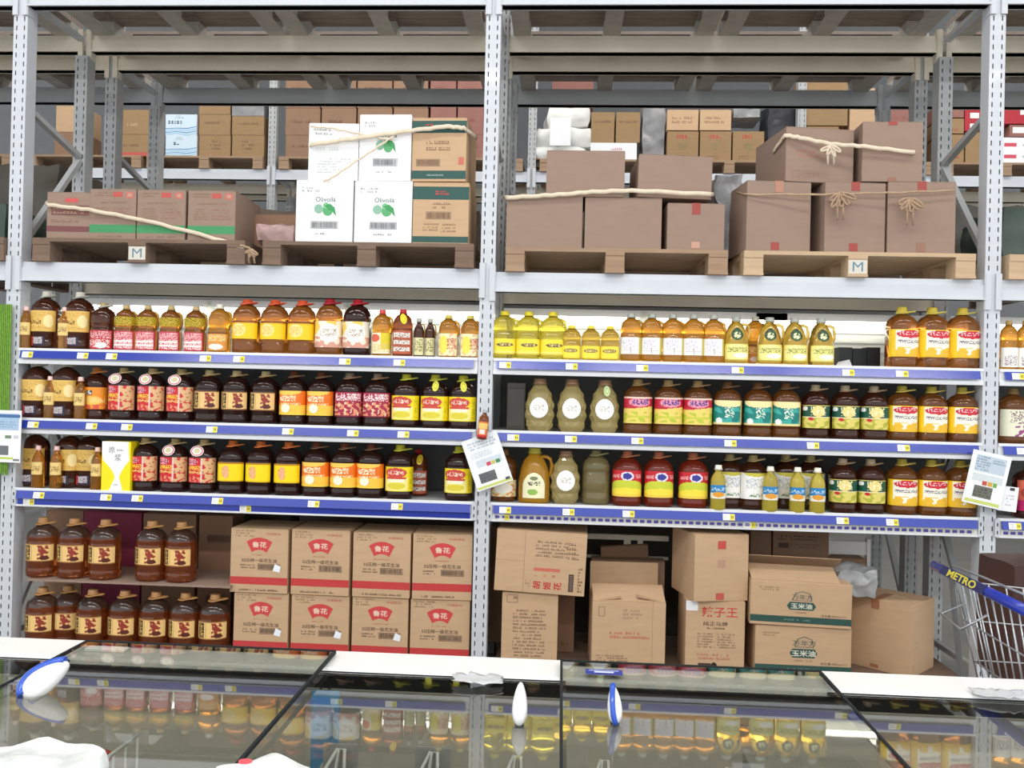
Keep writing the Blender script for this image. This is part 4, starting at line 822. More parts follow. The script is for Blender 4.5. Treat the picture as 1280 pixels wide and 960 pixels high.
for i, (a, b) in enumerate(((357, 400), (402, 445), (447, 490), (492, 535))):
    for j, (t_, b_) in enumerate(((169, 200), (135, 169), (88, 135))):
        far(a, b, t_, b_, CARDD, f"distant brown carton behind the white cartons, {ORD[i]} column, {['bottom', 'middle', 'top'][j]}", pl(.2, .4, .7, .6, 1, (110, 84, 66)))
for i, (a, b) in enumerate(((538, 570), (572, 604))):
    for j, (t_, b_) in enumerate(((168, 200), (132, 168), (90, 132))): far(a, b, t_, b_, CARDR, f"distant reddish carton beside the centre post, {ORD[i]} column, {['bottom', 'middle', 'top'][j]}", pl(.2, .4, .8, .6, 1, (130, 70, 64)))
def sack(label, x0, x1, yt, yb, dy=0, seed=0):
    xa, zb = atY(x0, yb, D3+dy); xb, _ = atY(x1, yb, D3+dy); _, zt = atY((x0+x1)/2, yt, D3+dy)
    lump('woven_sack', label, 'sack', ((xa+xb)/2, D3+dy+.25, max(ZB3, zb)), xb-xa, .5, zt-max(ZB3, zb), SACK, amp=.03, fr=7, puff=.45, group='white sacks on the third rack', seed=seed)
carton('distant flat brown carton under the white sacks', 662, 690, 202, 218, ZB3+.001, D3+.02, .4, CARDD, None, 0, g3, zt=ZB3+.07)
sack('white woven sack at the bottom of the distant heap', 662, 735, 183, 206, .0, 1); sack('white woven sack in the middle of the distant heap', 667, 742, 158, 184, .02, 2); sack('white woven sack on top of the distant heap', 683, 738, 133, 159, .04, 3)
pn = MB(); a = atY(688, 147, D3-.06); b = atY(713, 182, D3-.06); pn.box(a[0], b[0], 0, .003, b[1], a[1]); tag(pn.build('paper_sheet', CARDW, None, (0, D3-.06, 0)), 'blank white paper sheet hanging before the distant white sacks', 'paper')
carton('distant flat white box with red scrawl under two golden cartons', 738, 796, 178, 200, ZB3+.001, D3+.01, .35, CARDW, lambda p: p.lines(.45, .3, .72, .75, 2, (200, 90, 100), .05), 0, g3, zt=atY(767, 178, D3)[1])
zz = atY(767, 177, D3)[1]
for i, (a, b) in enumerate(((739, 768), (770, 800))): carton(f"distant golden carton on the flat white box, beside the {'sacks' if i == 0 else 'dark gap'}", a, b, 140, 177, zz+.001, D3+.03, .3, CARD3, pl(.15, .62, .85, .74, 1, dk), 0, g3)
carton('distant red-brown carton above the white sacks', 690, 742, 92, 130, atY(715, 131, D3+.2)[1], D3+.3, .3, CARDR, None, 0, g3)
lump_px('wrapped_load', 'distant grey film-wrapped column beside the golden cartons', 'wrapped load', 803, 832, 128, ZB3, D3+.1, .4, FILM, amp=.03, fr=8, seed=5)
for i, (a, b) in enumerate(((834, 873), (875, 914), (916, 955))):
    w_ = ['beside the film column', 'in the middle', 'beside the dark gap'][i]
    far(a, b, 164, 201, CARD3, f'distant golden carton with red crest {w_}, lower row', lambda p: (p.lines(.3, .72, .74, .92, 1, (206, 70, 60), .1), p.lines(.35, .34, .66, .6, 3, (120, 130, 90), .06), p.lines(.2, .05, .6, .2, 2, dk, .06)))
    if i < 2: far(a, b, 137, 163, CARD, f'distant tan carton {w_}, upper row', pl(.15, .3, .8, .7, 2, (150, 104, 84)))
lump_px('wrapped_load', 'distant dark wrapped load above the golden carton row', 'wrapped load', 917, 952, 134, ZB3+.44, D3+.05, .35, FILM, amp=.03, fr=8, seed=6)
lump_px('wrapped_load', 'distant black wrapped load behind the knotted cartons', 'wrapped load', 960, 1000, 128, ZB3, D3+.1, .4, M('black_film', (52, 52, 58), .3, 0, .3, 6, .4), amp=.03, fr=7, seed=8)
far(1008, 1048, 158, 201, CARD3, 'distant golden carton peeping over the knotted cartons', pl(.2, .86, .8, .96, 1, dk, .09)); far(1003, 1060, 92, 157, CARD3, 'distant golden carton above the peeping one', pl(.4, .4, .6, .6, 2, dk)); far(1062, 1100, 110, 201, CARD, 'distant tan carton behind the knotted upper tier', None)
far(1106, 1150, 137, 201, CARDR, 'distant reddish carton beside the far post braces', pl(.2, .8, .8, .9, 1, (140, 80, 74)))
for i, (t_, b_) in enumerate(((168, 202), (148, 167), (128, 147))): far(1176, 1205, t_, b_, CARDR if i == 2 else CARD3, f"distant carton between the braces of the far post, {['bottom', 'middle', 'reddish top'][i]}", pl(.3, .1, .8, .4, 1, (190, 80, 70)) if i < 2 else None)
far(1207, 1228, 165, 202, CARD3, 'distant golden carton under the red cartons at the far post', None)
REDC = M('red_cardboard', (176, 40, 54), .6, 0, .08, 7)
far(1206, 1228, 137, 164, REDC, 'distant red carton with white labels at the far post', lambda p: (p.rect(.3, .6, .8, .85, W_), p.rect(.3, .1, .8, .35, W_)))
def p_wh(p):
    for v in (.2, .65): p.rect(.04, v, .24, v+.14, (210, 80, 96)); p.lines(.34, v, .98, v+.14, 1, (150, 150, 150), .07)
far(1252, 1330, 172, 202, CARDW, 'distant white carton with two red printed rows past the far post', p_wh); far(1262, 1300, 156, 171, CARDR, 'distant small brown carton on the white printed carton', lambda p: p.rect(.1, .3, .5, .8, W_)); far(1252, 1330, 132, 155, REDC, 'distant red carton past the far post, topmost', lambda p: p.rect(.3, .5, .45, .8, W_))

# ------------------------------------------------------------------ floor pallets and cartons of the lower right bay
for i, (xa, xb, b) in enumerate(((PX[1]+.1, PX[1]+1.25, 0), (PX[1]+1.32, PX[2]-.08, 0), (PX[2]+.08, PX[2]+1.28, 1), (PX[2]+1.34, PX[3]-.08, 1))):
    nm = ['under the brown jugs', 'under the fan-logo cartons', 'under the tilted printed carton', 'under the green-banded cartons'][i]
    pallet(f'old floor pallet {nm}', 0, 0, 0, 0, -.02, .75, WOODD, .103 if i < 2 else .12 if i < 3 else .14, X=(xa, xb), group='floor pallets')
def flaps(t, w, d, h, mat, L=.14, angs=(1.0, .9, .5, .6)):
    """four open lid flaps, each hinged on a rim of the box"""
    for (nm, a) in zip('fblr', angs):
        o = MB()
        if nm in 'fb': o.box(-w/2+.003, w/2-.003, -.002, .002, 0, L)
        else: o.box(-.002, .002, .004, d-.004, 0, L)
        loc = {'f': (0, .002, h), 'b': (0, d-.002, h), 'l': (-w/2+.002, 0, h), 'r': (w/2-.002, 0, h)}[nm]
        rot = {'f': (a, 0, 0), 'b': (-a, 0, 0), 'l': (0, -a, 0), 'r': (0, a, 0)}[nm]
        o.build('lid_flap', mat, t, loc, rot)
ZF = .121; ZP4 = .141
def p_list(p): p.lines(.2, .12, .78, .78, 14, (120, 92, 76), .03); p.frame(.08, .86, .28, .97, (150, 120, 100), .012); p.lines(.2, .9, .27, .96, 1, BRN, .03)
carton('narrow tan carton with a long printed list under the tilted carton', 627, 697, 741, 824, ZF, .02, .28, CARD, p_list, .01)
def p_side(p):
    p.lines(.44, .58, .8, .86, 5, (120, 92, 80), .025); p.lines(.78, .56, .9, .86, 4, (110, 84, 72), .03)
    p.poly([(.43+.29*0, .41), (.72, .41), (.72, .36), (.43, .36)][::-1], (206, 110, 90)); p.layer()
    for q, ch in enumerate('胡姬花'): p.text(ch, .47+.115*q, .13, .13, (196, 56, 52), rot=PI/2)
    p.lines(.44, .26, .74, .32, 1, (200, 120, 100), .06); p.lines(.34, .08, .39, .22, 3, (150, 116, 96), .02); p.rect(.82, .06, .875, .34, (70, 56, 54)); p.layer()
    for q in range(9): p.rect(.83, .08+.028*q, .865, .09+.028*q, (150, 124, 110))
    p.lines(.92, .05, .96, .46, 8, (110, 80, 50), .03); p.rect(.318, 0, .322, 1, (164, 130, 108)); p.rect(0, .5, .32, .504, (164, 130, 108))
zt_ = atY(660, 741, .02)[1]
carton('wide tan carton lying on its side with red characters, tilted on a narrow carton', 618, 731, 664, 741, zt_+.004, .0, .34, CARD, p_side, -.02, tilt=.035)
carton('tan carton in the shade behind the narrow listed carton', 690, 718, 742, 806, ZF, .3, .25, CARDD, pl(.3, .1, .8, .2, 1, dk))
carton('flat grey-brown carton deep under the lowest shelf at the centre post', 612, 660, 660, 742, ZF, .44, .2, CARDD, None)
def p_red2(p):
    p.lines(.24, .46, .8, .58, 2, (206, 96, 84), .035); p.lines(.06, .06, .5, .24, 5, (110, 84, 70), .025); p.lines(.66, .1, .78, .14, 1, BRN, .02); p.frame(.08, .78, .17, .92, (150, 120, 100), .01); p.lines(.42, .74, .66, .9, 3, (160, 130, 108), .04); p.rect(.82, 0, .824, 1, (160, 126, 104)); p.lines(.6, .02, .84, .05, 1, (190, 80, 70), .03)
t = carton('large tan carton with open flaps and two red printed lines', 740, 832, 752, 828, ZF, .0, .3, CARD, p_red2, .03, lid=True)
ww = atY(832, 780, 0)[0]-atY(740, 780, 0)[0]; hh = atY(786, 752, 0)[1]-ZF
flaps(t, ww, .3, hh, CARD, .15, (-1.15, .05, -1.45, -1.4))
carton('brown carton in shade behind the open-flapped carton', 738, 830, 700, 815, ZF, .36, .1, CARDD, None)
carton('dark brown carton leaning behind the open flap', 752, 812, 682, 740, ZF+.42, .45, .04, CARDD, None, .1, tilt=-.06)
zz2 = atY(895, 751, .0)[1]
def p_lazi(p):
    p.text('辣子王', .57, .85, .14, (206, 64, 60), sx=1.12); p.text('纯正马牌', .5, .69, .06, BRN, sx=1.3); p.lines(.36, .61, .66, .65, 1, BRN, .03); p.lines(.2, .36, .5, .57, 6, (130, 100, 80), .03); p.lines(.54, .36, .84, .57, 6, (130, 100, 80), .03)
    p.lines(.2, .2, .78, .3, 2, (200, 110, 96), .03); p.rect(.22, .1, .44, .16, BRN); p.rect(.58, .09, .8, .13, (120, 90, 70)); p.layer(); p.poly([(.49+.05*math.cos(2*PI*i/16), .13+.05*math.sin(2*PI*i/16)*.9) for i in range(16)], (40, 36, 34)); p.rect(-.0, .86, .2, .99, (240, 240, 244))
carton('tan carton with three bold red characters and a white sticker', 857, 931, 752, 828, ZF, .0, .3, CARD, p_lazi, .0, zt=zz2)
carton('tan carton turned to show its long side, on the red lettered carton', 866, 938, 668, 750, zz2+.001, -.01, .34, CARD, None, .22, seal=[(.5, .78, .9, (196, 80, 70)), (.48, .02, .12, (196, 90, 80)), (.5, .5, .62, (184, 148, 124))])
zb = atY(985, 712, .42)[1]
carton('brown carton deep behind, beside the turned carton', 938, 964, 664, 708, ZF, .46, .15, CARDD, None)
carton('brown carton with printed panel deep behind the green-banded cartons', 966, 1036, 664, 712, ZF, .46, .15, CARDD, lambda p: (p.lines(.1, .92, .9, .97, 2, BRN, .05), p.rect(.1, .86, .28, .9, (80, 60, 50)), p.lines(.3, .86, .9, .9, 2, (100, 76, 62), .04)))
carton('low brown carton deep behind the crumpled clear film', 1037, 1082, 698, 760, ZF, .46, .15, CARDD, None)
mb = MB(); a = atY(1037, 676, .56); b = atY(1083, 694, .56); mb.box(a[0], b[0], 0, .02, b[1], a[1]); mb.box(a[0]-.02, a[0], -.01, .03, b[1]-.2, a[1]+.02); mb.box(b[0], b[0]+.02, -.01, .03, b[1]-.2, a[1]+.02)
tag(mb.build('white_panel', WHITE, None, (0, .56, 0)), 'white metal panel seen through the rack behind the clear film', 'panel')
def p_corn(p):
    G = (48, 82, 74); p.rect(0, .07, 1, .22, G); p.lines(.08, .78, .28, .88, 2, (140, 112, 84), .02)
    p.poly([(.36, .46), (.39, .55), (.62, .55), (.65, .46), (.62, .37), (.39, .37)][::-1], G); p.poly([(.41, .58), (.44, .75), (.51, .8), (.59, .75), (.61, .58)][::-1], G); p.layer()
    p.poly([(.42, .59), (.448, .74), (.51, .785), (.583, .74), (.602, .59)][::-1], (190, 160, 130)); p.lines(.34, .115, .64, .175, 1, (120, 150, 140), .025); p.layer()
    p.text('万年方', .512, .665, .115, G, sx=1.3); p.text('玉米油', .505, .46, .125, (222, 222, 206), sx=1.25); p.lines(.41, .29, .62, .34, 1, (120, 96, 76), .02); p.text('净含量:900mL×15', .82, .27, .055, (100, 76, 62), sx=1.2)
zg = atY(1000, 783, -.02)[1]
carton('tan carton with green band and house emblem, lower of two', 944, 1064, 783, 838, ZP4, -.02, .3, CARD, p_corn, -.01, 'green-banded corn oil cartons', zt=zg)
t = carton('tan carton with green band and house emblem, opened, upper of two', 938, 1064, 728, 783, zg+.002, -.03, .32, CARD, p_corn, -.03, 'green-banded corn oil cartons', lid=False, tilt=.015)
ww = atY(1064, 755, -.03)[0]-atY(938, 755, -.03)[0]; hh = atY(1000, 728, -.03)[1]-zg
o = MB(); o.box(-ww/2+.003, ww/2-.06, -.002, .002, 0, .17); o.build('lid_flap', CARD, t, (0, .004, hh), (-1.25, 0, 0))
o = MB(); o.box(-ww/2+.003, ww/2-.003, -.002, .002, 0, .15); o.build('lid_flap', CARD, t, (0, .318, hh), (.9, 0, 0))
CLF = M('clear_film', (206, 208, 210), .15, 0, .25, 16, .8, trans=.45)
lump_px('plastic_film', 'crumpled clear plastic film between the green-banded carton and the large brown box', 'plastic film', 1046, 1098, 714, atY(1070, 745, .1)[1], .1, .2, CLF, amp=.03, fr=16, puff=.3)
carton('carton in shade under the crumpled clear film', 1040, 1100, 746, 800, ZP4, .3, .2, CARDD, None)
xa, _ = atY(1068, 800, .0); t = carton('large plain brown box turned to a corner, with closed dark flaps', 1062, 1140, 750, 838, ZP4, .13, .3, CARD, None, -.75, lid=True, seal=[(.4, .86, 1, (166, 110, 78)), (.4, .03, .08, (166, 110, 78))])
# white rear rail seen over the open carton
xa, za = atY(733, 667, .5); xb, zb_ = atY(836, 672, .5)
mb = MB(); mb.box(xa, xb, 0, .03, za-.03, za); mb.box(xa, xb, 0, .03, za-.14, za-.125); mb.box(xa+.22, xa+.26, -.006, 0, za-.12, za); mb.box(xa+.3, xa+.33, -.006, 0, za-.12, za)
tag(mb.build('rear_rail', CREAM, None, (0, .5, 0)), 'cream slotted rail at the back above the open-flapped carton', 'rail')

# ------------------------------------------------------------------ notices and strips on the posts
def notice(label, corners, y, pr, group=None, rz=0):
    P = [atY(a, b, y) for a, b in corners]                          # TL TR BR BL
    w = math.dist(P[0], P[1]); h = math.dist(P[0], P[3]); ang = math.atan2(P[1][1]-P[0][1], P[1][0]-P[0][0])
    bx = (P[2][0]+P[3][0])/2; bz = (P[2][1]+P[3][1])/2
    t = thing('paper_notice', label, 'notice', (bx, y, bz), (0, -ang, rz), group)
    mb = MB(); mb.box(-w/2, w/2, 0, .002, 0, h); mb.build('sheet', M('notice_paper', (244, 247, 250), .3, 0, .02, 4), t)
    p = Print(w, h); pr(p); p.build(t); return t
def p_not1(p):
    p.rect(.02, .02, .98, .07, (206, 216, 120)); p.lines(.12, .76, .9, .93, 3, (150, 168, 190), .03); p.lines(.12, .6, .86, .72, 3, (196, 206, 216), .03); p.rect(.2, .42, .9, .56, (214, 222, 230)); p.layer()
    p.rect(.46, .41, .58, .48, (214, 76, 96)); p.rect(.6, .41, .7, .48, (206, 200, 90)); p.rect(.72, .41, .84, .48, (70, 140, 90)); p.rect(.16, .12, .62, .31, (108, 108, 112)); p.layer(); p.lines(.18, .14, .6, .29, 3, (70, 70, 76), .05); p.rect(.82, .05, .94, .1, (80, 80, 90))
notice('white paper notice with coloured blocks hanging askew on the centre post', [(578, 551), (622, 536), (642, 601), (597, 614)], -.05, p_not1)
kind('sample', 'tiny sample oil bottle hanging over the notice on the centre post', 'sample bottle', .052, .155, 'slim', 'redbrown', (170, 176, 180), [(226, 120, 60), ('r', .1, .55, .9, .9, (236, 200, 110)), ('r', .3, .2, .7, .5, (246, 230, 220)), ('r', 0, 0, 1, .12, RD)], (.08, .6), 1.3, seg=18, nlab=(20, 24), name='sample_bottle')
x, z = atY(602, 549, -.085); t = put_bottle('sample', x, -.085, z, 0, 'tiny sample oil bottle hanging over the notice on the centre post'); t.rotation_euler = (0, .1, 0)
def p_not2(p):
    p.rect(.05, .03, .95, .09, (206, 216, 120)); p.rect(.12, .62, .9, .93, (196, 210, 222)); p.layer(); p.lines(.14, .64, .5, .92, 6, (90, 112, 140), .04); p.lines(.56, .8, .9, .9, 2, (110, 140, 160), .05); p.rect(.12, .44, .9, .58, (216, 224, 226)); p.rect(.22, .14, .7, .36, (110, 110, 100)); p.layer()
    p.rect(.4, .38, .52, .46, (200, 80, 70)); p.rect(.54, .38, .66, .46, (216, 170, 60)); p.rect(.68, .38, .78, .46, (120, 170, 70)); p.lines(.24, .16, .68, .33, 3, (60, 58, 52), .05)
notice('sleeved paper notice leaning on the far post with coloured blocks', [(1220, 561), (1268, 572), (1248, 638), (1204, 626)], -.06, p_not2)
notice('small white card tag behind the sleeved notice on the far post', [(1247, 607), (1271, 610), (1270, 640), (1246, 638)], -.045, lambda p: (p.rect(.55, .84, .8, .96, (70, 70, 74)), p.lines(.4, .2, .8, .7, 4, (206, 180, 190), .1)))
def p_not3(p):
    p.rect(.0, .62, .9, .94, (170, 196, 222)); p.layer(); p.rect(0, .86, .95, .92, (70, 110, 160)); p.lines(.1, .66, .8, .8, 3, (120, 150, 186), .06); p.rect(.1, .14, .5, .32, (110, 114, 116)); p.rect(.34, .46, .6, .52, (120, 140, 110)); p.rect(.7, .46, .9, .52, (206, 200, 220)); p.rect(.0, .06, .7, .1, (190, 214, 90)); p.rect(.7, .03, .96, .07, (130, 130, 130))
notice('paper notice with blue header on the end post', [(-2, 512), (28, 513), (24, 579), (-4, 577)], -.055, p_not3)
xa, za = atY(-16, 380, -.03); xb, zb_ = atY(9, 592, -.03)
mb = MB(); n = 26
for i in range(n):
    x0 = xa+(xb-xa)*i/n; mb.box(x0, x0+(xb-xa)/n*.8, -.004*(i % 2), .006, zb_-.01*math.sin(i*2.3), za)
tag(mb.build('green_strip', M('green_plastic_grass', (122, 168, 60), .6, 0, .35, 60), None, (0, -.03, 0)), 'green plastic fringe strip hanging at the end post', 'hanging strip')
mb = MB()
for q in range(3):
    a = atY(1049+17.5*q, 434, .3); b = atY(1049+17.5*q+16, 459, .3)
    o = MB(); o.box(a[0], b[0], 0, .09, 0, a[1]-ZA-.006*(q == 1)); o.box(a[0]+.004, b[0]-.004, -.003, 0, .01, .03)
    tag(o.build('black_box', M('black_card', (38, 42, 44), .5), None, (0, .3, ZA)), f"small black box standing {['beside the green-crest bottle', 'in the middle of three', 'beside the red-crest jugs'][q]} at the back of the top shelf", 'box', 'small black boxes')
a = atY(1043, 449, .2); b = atY(1064, 459, .2); mb = MB(); mb.box(a[0], b[0], 0, .06, 0, .004); mb.quad((a[0], 0, .004), (b[0], 0, .004), (b[0]-.01, .02, .045), (a[0]+.02, .02, .03)); mb.quad((a[0]+.02, .021, .03), (b[0]-.01, .021, .045), (b[0], .001, .004), (a[0], .001, .004))
tag(mb.build('paper_slip', CARDW, None, (0, .18, ZA)), 'folded white paper slip before the small black boxes', 'paper')
a = atY(634, 478, .12); b = atY(656, 533, .12); mb = MB(); mb.box(a[0], b[0], 0, .3, 0, a[1]-ZB); mb.box(a[0]+.004, b[0]-.004, -.004, 0, .02, a[1]-ZB-.03)
tag(mb.build('dark_box', M('dark_glossy_box', (58, 52, 42), .15, 0, .3, 12), None, (0, .12, ZB), bevel=.006), 'dark glossy box set back on the middle shelf beside the centre post', 'box')
a = atY(36, 468, .12)

# ------------------------------------------------------------------ chest freezer in the foreground
GL = glass_mat('freezer_glass', (232, 233, 229), 1.75)
ZR = .824
e = [atZ(px, py, ZR)[0] for px, py in ((103, 813), (415, 818), (707, 832), (1020, 846))]
yb = atZ(640, 823, ZR)[1]; yn = yb-.155; yf0 = yb-1.02
fx0, fx1 = e[0]-.86, e[3]+.9
fz = thing('chest_freezer', 'long white glass-topped chest freezer before the oil shelves', 'freezer', ((fx0+fx1)/2, (yb+yf0)/2, 0)); ox, oy = (fx0+fx1)/2, (yb+yf0)/2
def fb(x0, x1, y0, y1, z0, z1): mb.box(x0-ox, x1-ox, y0-oy, y1-oy, z0, z1)
mb = MB(); fb(fx0, fx1, yb-.05, yb, .05, ZR-.06); fb(fx0, fx1, yf0, yf0+.05, .05, ZR-.06); fb(fx0, fx0+.05, yf0+.05, yb-.05, .05, ZR-.06); fb(fx1-.05, fx1, yf0+.05, yb-.05, .05, ZR-.06); fb(fx0+.05, fx1-.05, yf0+.05, yb-.05, .05, .2)
mb.build('cabinet', M('freezer_wall', (214, 209, 201), .45, 0, .05, 3), fz)
mb = MB(); fb(fx0-.01, fx1+.01, yn, yb+.01, ZR-.06, ZR); fb(fx0-.01, fx1+.01, yf0-.01, yf0+.06, ZR-.06, ZR)
mb.build('rim', WHITE, fz, bevel=.008)
mb = MB(); fb(fx0, fx1, yn-.012, yn, ZR-.05, ZR-.018); mb.build('rubber_seal', DARK, fz)
M('smoky_trim', (40, 44, 46), .6, spec=.15); xs = [fx0+.02]+e+[fx1-.02]
for i in range(5):
    up = i in (1, 3); z = ZR+.014 if up else ZR-.008; y1 = yb-.045 if up else yn-.002; x0, x1 = xs[i]-(.012 if up else -.0), xs[i+1]+(.012 if up else -.0)
    mb = MB(); fb(x0, x1, yf0+.05, y1, z-.005, z); g = mb.build('glass_lid', GL, fz); g['label'] = 'clear sliding glass lid, raised over the rim' if up else 'clear sliding glass lid, set below the rim'
    mb = MB()
    for xx in ((x0, x1) if up else ()): fb(xx-.0035, xx+.0035, yf0+.05, y1, z-.007, z+.002)
    if up:
        fb(x0, x1, y1-.004, y1+.003, z-.012, z+.002)
        mb.build('edge_trim', M('smoky_trim', (40, 44, 46), .6, spec=.15), g)
    else:
        fb(x0, x1, y1-.003, y1+.003, z-.006, z+.001); mb.build('edge_trim', M('smoky_trim'), g)
# moulded handles on the lids
WPL = M('white_plastic', (236, 236, 236), .3, 0, .03, 5, coat=.3); BPL = M('blue_plastic', (40, 84, 190), .3, 0, .05, 5, coat=.3)
def handle(label, px, py, lx, ly, ang, blue, z, lean=1.0):
    """raised grip leaning back on the lid; ang turns it in its own plane"""
    ext = (abs(math.sin(ang))*lx+abs(math.cos(ang))*ly)/2; up = ext*math.sin(lean)
    x, y = atZ(px, py, z+up); t = thing('lid_handle', label, 'handle', (x, y, z+up))
    t.rotation_euler = (Matrix.Rotation(lean, 3, 'X') @ Matrix.Rotation(ang, 3, 'Z')).to_euler()
    mb = MB(); rings = [(.7, -.012), (1, -.004), (1.03, .004), (.96, .012), (.8, .018), (.5, .022), (.02, .023)]
    for (q, zq) in rings:
        for i in range(20):
            a = 2*PI*i/20; mb.v.append((lx/2*q*math.cos(a), ly/2*q*math.sin(a)*(1-.3*math.cos(a)), zq))
    for q in range(len(rings)-1):
        for i in range(20): a = q*20+i; b_ = q*20+(i+1) % 20; mb.face((a, b_, b_+20, a+20), 0, None, True)
    mb.face(list(reversed(range(20)))); mb.build('grip', WPL, t)
    mb = MB(); mb.box(-lx*.5, -lx*.2, -ly*.3, ly*.3, -.03, -.01); mb.build('mount', M('navy_mount', (44, 54, 96), .4), t)
    if blue:
        mb = MB(); kf = blue[3] if len(blue) > 3 else .5; pts = [(lx*.5*math.cos(a), ly*kf*math.sin(a)*(1-.3*math.cos(a)), .006 if kf > .3 else .004+.019*abs(math.sin(a))**.6) for a in [blue[0]+(blue[1]-blue[0])*i/12 for i in range(13)]]
        mb.tube(pts, blue[2], 8); mb.build('blue_edge', BPL, t)
    return t
handle('white lid handle with thick blue edge, on the glass before the brown jugs', 58, 849, .118, .062, .75, (.35, 3.2, .012), ZR-.008)
handle('slim all-white lid handle on the glass below the centre post', 650, 880, .098, .034, PI/2, None, ZR-.008)
handle('slim white lid handle with blue stripe, on the raised glass', 768, 881, .085, .032, PI/2+.06, (-3.1, -.05, .0065, -.18), ZR+.014)
x, y = atZ(755, 839, ZR+.017); mb = MB(); mb.box(-.05, .05, -.02, .02, 0, .0012, 0, (52, 64, 150)); mb.box(-.026, .026, -.008, .002, .0012, .0016, 0, (220, 228, 240)); mb.box(-.04, .04, .006, .012, .0012, .0016, 0, (170, 180, 220))
tag(mb.build('sticker', INK, None, (x, y, ZR+.0142)), 'blue sticker with white patch on the edge of the raised glass lid', 'sticker')
def scrap(label, px, py, w_, d_):
    x, y = atZ(px, py, ZR+.02); mb = MB(); n = 8
    for j in range(n+1):
        for i in range(n+1):
            u, v = i/n-.5, j/n-.5; q = noise.noise(Vector((u*5+px, v*5, 1)))*.012; mb.v.append((u*w_+q, v*d_*(1-.5*u*u*4*(v < 0)), .004+abs(q)+.012*abs(noise.noise(Vector((u*3, v*3+px, 2))))))
    for j in range(n):
        for i in range(n): a = j*(n+1)+i; mb.face((a, a+1, a+n+2, a+n+1), 0, None, True)
    o = mb.build('plastic_scrap', M('milky_film', (236, 238, 240), .3, 0, .1, 8, trans=.35), None, (x, y, ZR)); tag(o, label, 'plastic film')
    sm = o.modifiers.new('thick', 'SOLIDIFY'); sm.thickness = .0015
scrap('milky torn film stuck to the rim below the centre post', 598, 843, .13, .07); scrap('milky torn film at the far end of the freezer rim', 1252, 862, .14, .07)
x, y = atZ(134, 812, ZR+.004); mb = MB(); mb.box(-.06, .06, -.016, .016, 0, .01); tag(mb.build('edge_clip', WHITE, None, (x, y, ZR), bevel=.003), 'white clip on the freezer rim at the corner of the raised lid', 'clip')
# goods and fittings inside
BPN = M('blue_board', (108, 172, 222), .35, 0, .05, 5)
x0, y0 = atZ(390, 864, ZR-.03); x1, _ = atZ(425, 864, ZR-.03); t = thing('divider_board', 'pale blue plastic divider standing inside the freezer', 'divider', ((x0+x1)/2, y0, .36))
mb = MB(); W2 = (x1-x0)/2; mb.box(-W2, W2, 0, .012, 0, ZR-.03-.36); mb.box(-W2-.004, W2+.004, -.02, .03, -.006, 0); mb.box(-W2*.4, W2*.4, -.002, 0, .1, .42); mb.build('board', BPN, t)
mb = MB()
for i in (-1, 1): mb.lathe([(.005, 0), (.005, .004)], 12)
for q in range(2): mb.box(-.012+.022*q-.004, -.012+.022*q+.004, -.0025, 0, .44, .448)
mb.build('clip_holes', DARK, t)
BAGM = M('frozen_bag', (232, 236, 234), .3, 0, .3, 16, .9)
def bag(label, px, py, sx, sy, zt, mat=BAGM, extra=None, seed=0, sz=.12):
    x, y = atZ(px, py, zt); o = lump('frozen_food_bag', label, 'bag', (x, y, zt-sz), sx, sy, sz, mat, amp=.022, fr=14, puff=.4, group='bags in the freezer', seed=seed)
    if extra:
        for (dx, dy, r, c) in extra:
            m = MB(); n0 = 16; m.v = [(r*math.cos(2*PI*i/n0), r*.8*math.sin(2*PI*i/n0), 0) for i in range(n0)]+[(r*math.cos(2*PI*i/n0), r*.8*math.sin(2*PI*i/n0), -.004) for i in range(n0)]
            m.face(range(n0), 0, c)
            for i in range(n0): m.face((i, n0+i, n0+(i+1) % n0, (i+1) % n0), 0, c)
            m.build('printed_patch', LABELM, o, (dx, dy, sz+.012))
ZI = ZR-.05
bag('white frozen-food bag with dark creases lying on the glass at the freezer corner', 20, 950, .26, .17, ZR+.014+.075, seed=2, sz=.074)
bag('white frozen-food bag with green and red print lying on the glass', 328, 966, .17, .12, ZR-.008+.06, extra=[(-.03, -.03, .02, (40, 140, 90)), (-.04, .02, .013, (220, 90, 100))], seed=5, sz=.059)
bag('white frozen-food bag with yellow patch lying on the glass under the white handle', 604, 978, .15, .1, ZR-.008+.05, extra=[(.03, -.02, .018, (226, 206, 150))], seed=8, sz=.049)
bag('pale food bag inside the freezer below the blue-striped handle', 845, 985, .2, .1, ZI, seed=11)
x, y = atZ(112, 948, ZI-.02); mb = MB(); T = Matrix.Translation((0, 0, 0)) @ Matrix.Rotation(-.35, 4, 'Z'); mb.box(-.014, .014, -.1, .05, -.02, .0, T=T); mb.box(-.008, .008, -.08, .02, .0, .002, T=T)
tag(mb.build('red_packet', M('red_packet', (206, 66, 60), .35, 0, .15, 30), None, (x, y, ZI-.02)), 'slim red packet standing beside the white wire basket', 'packet')
WIRE = M('white_wire', (238, 240, 240), .35, 0, .02, 5)
def basket(label, pts, x1, zt, nb=5):
    """sloping wire basket end: top rail between two pixels, uprights dropping from it"""
    P = [Vector((*atZ(a, b, zt), zt)) for a, b in pts]; t = thing('wire_basket', label, 'basket', P[0], group='wire baskets in the freezer'); o = P[0]
    mb = MB(); mb.tube([P[0]-o, P[1]-o], .0045, 6); mb.tube([P[0]-o-Vector((0, 0, .3)), P[1]-o-Vector((0, 0, .3))], .004, 6)
    for i in range(nb): q = P[0].lerp(P[1], i/(nb-1))-o; mb.tube([q, q-Vector((0, 0, .3))], .003, 6)
    mb.build('wire_panel', WIRE, t)
basket('white wire basket end beside the red packet', [(172, 919), (108, 966)], 0, ZI)
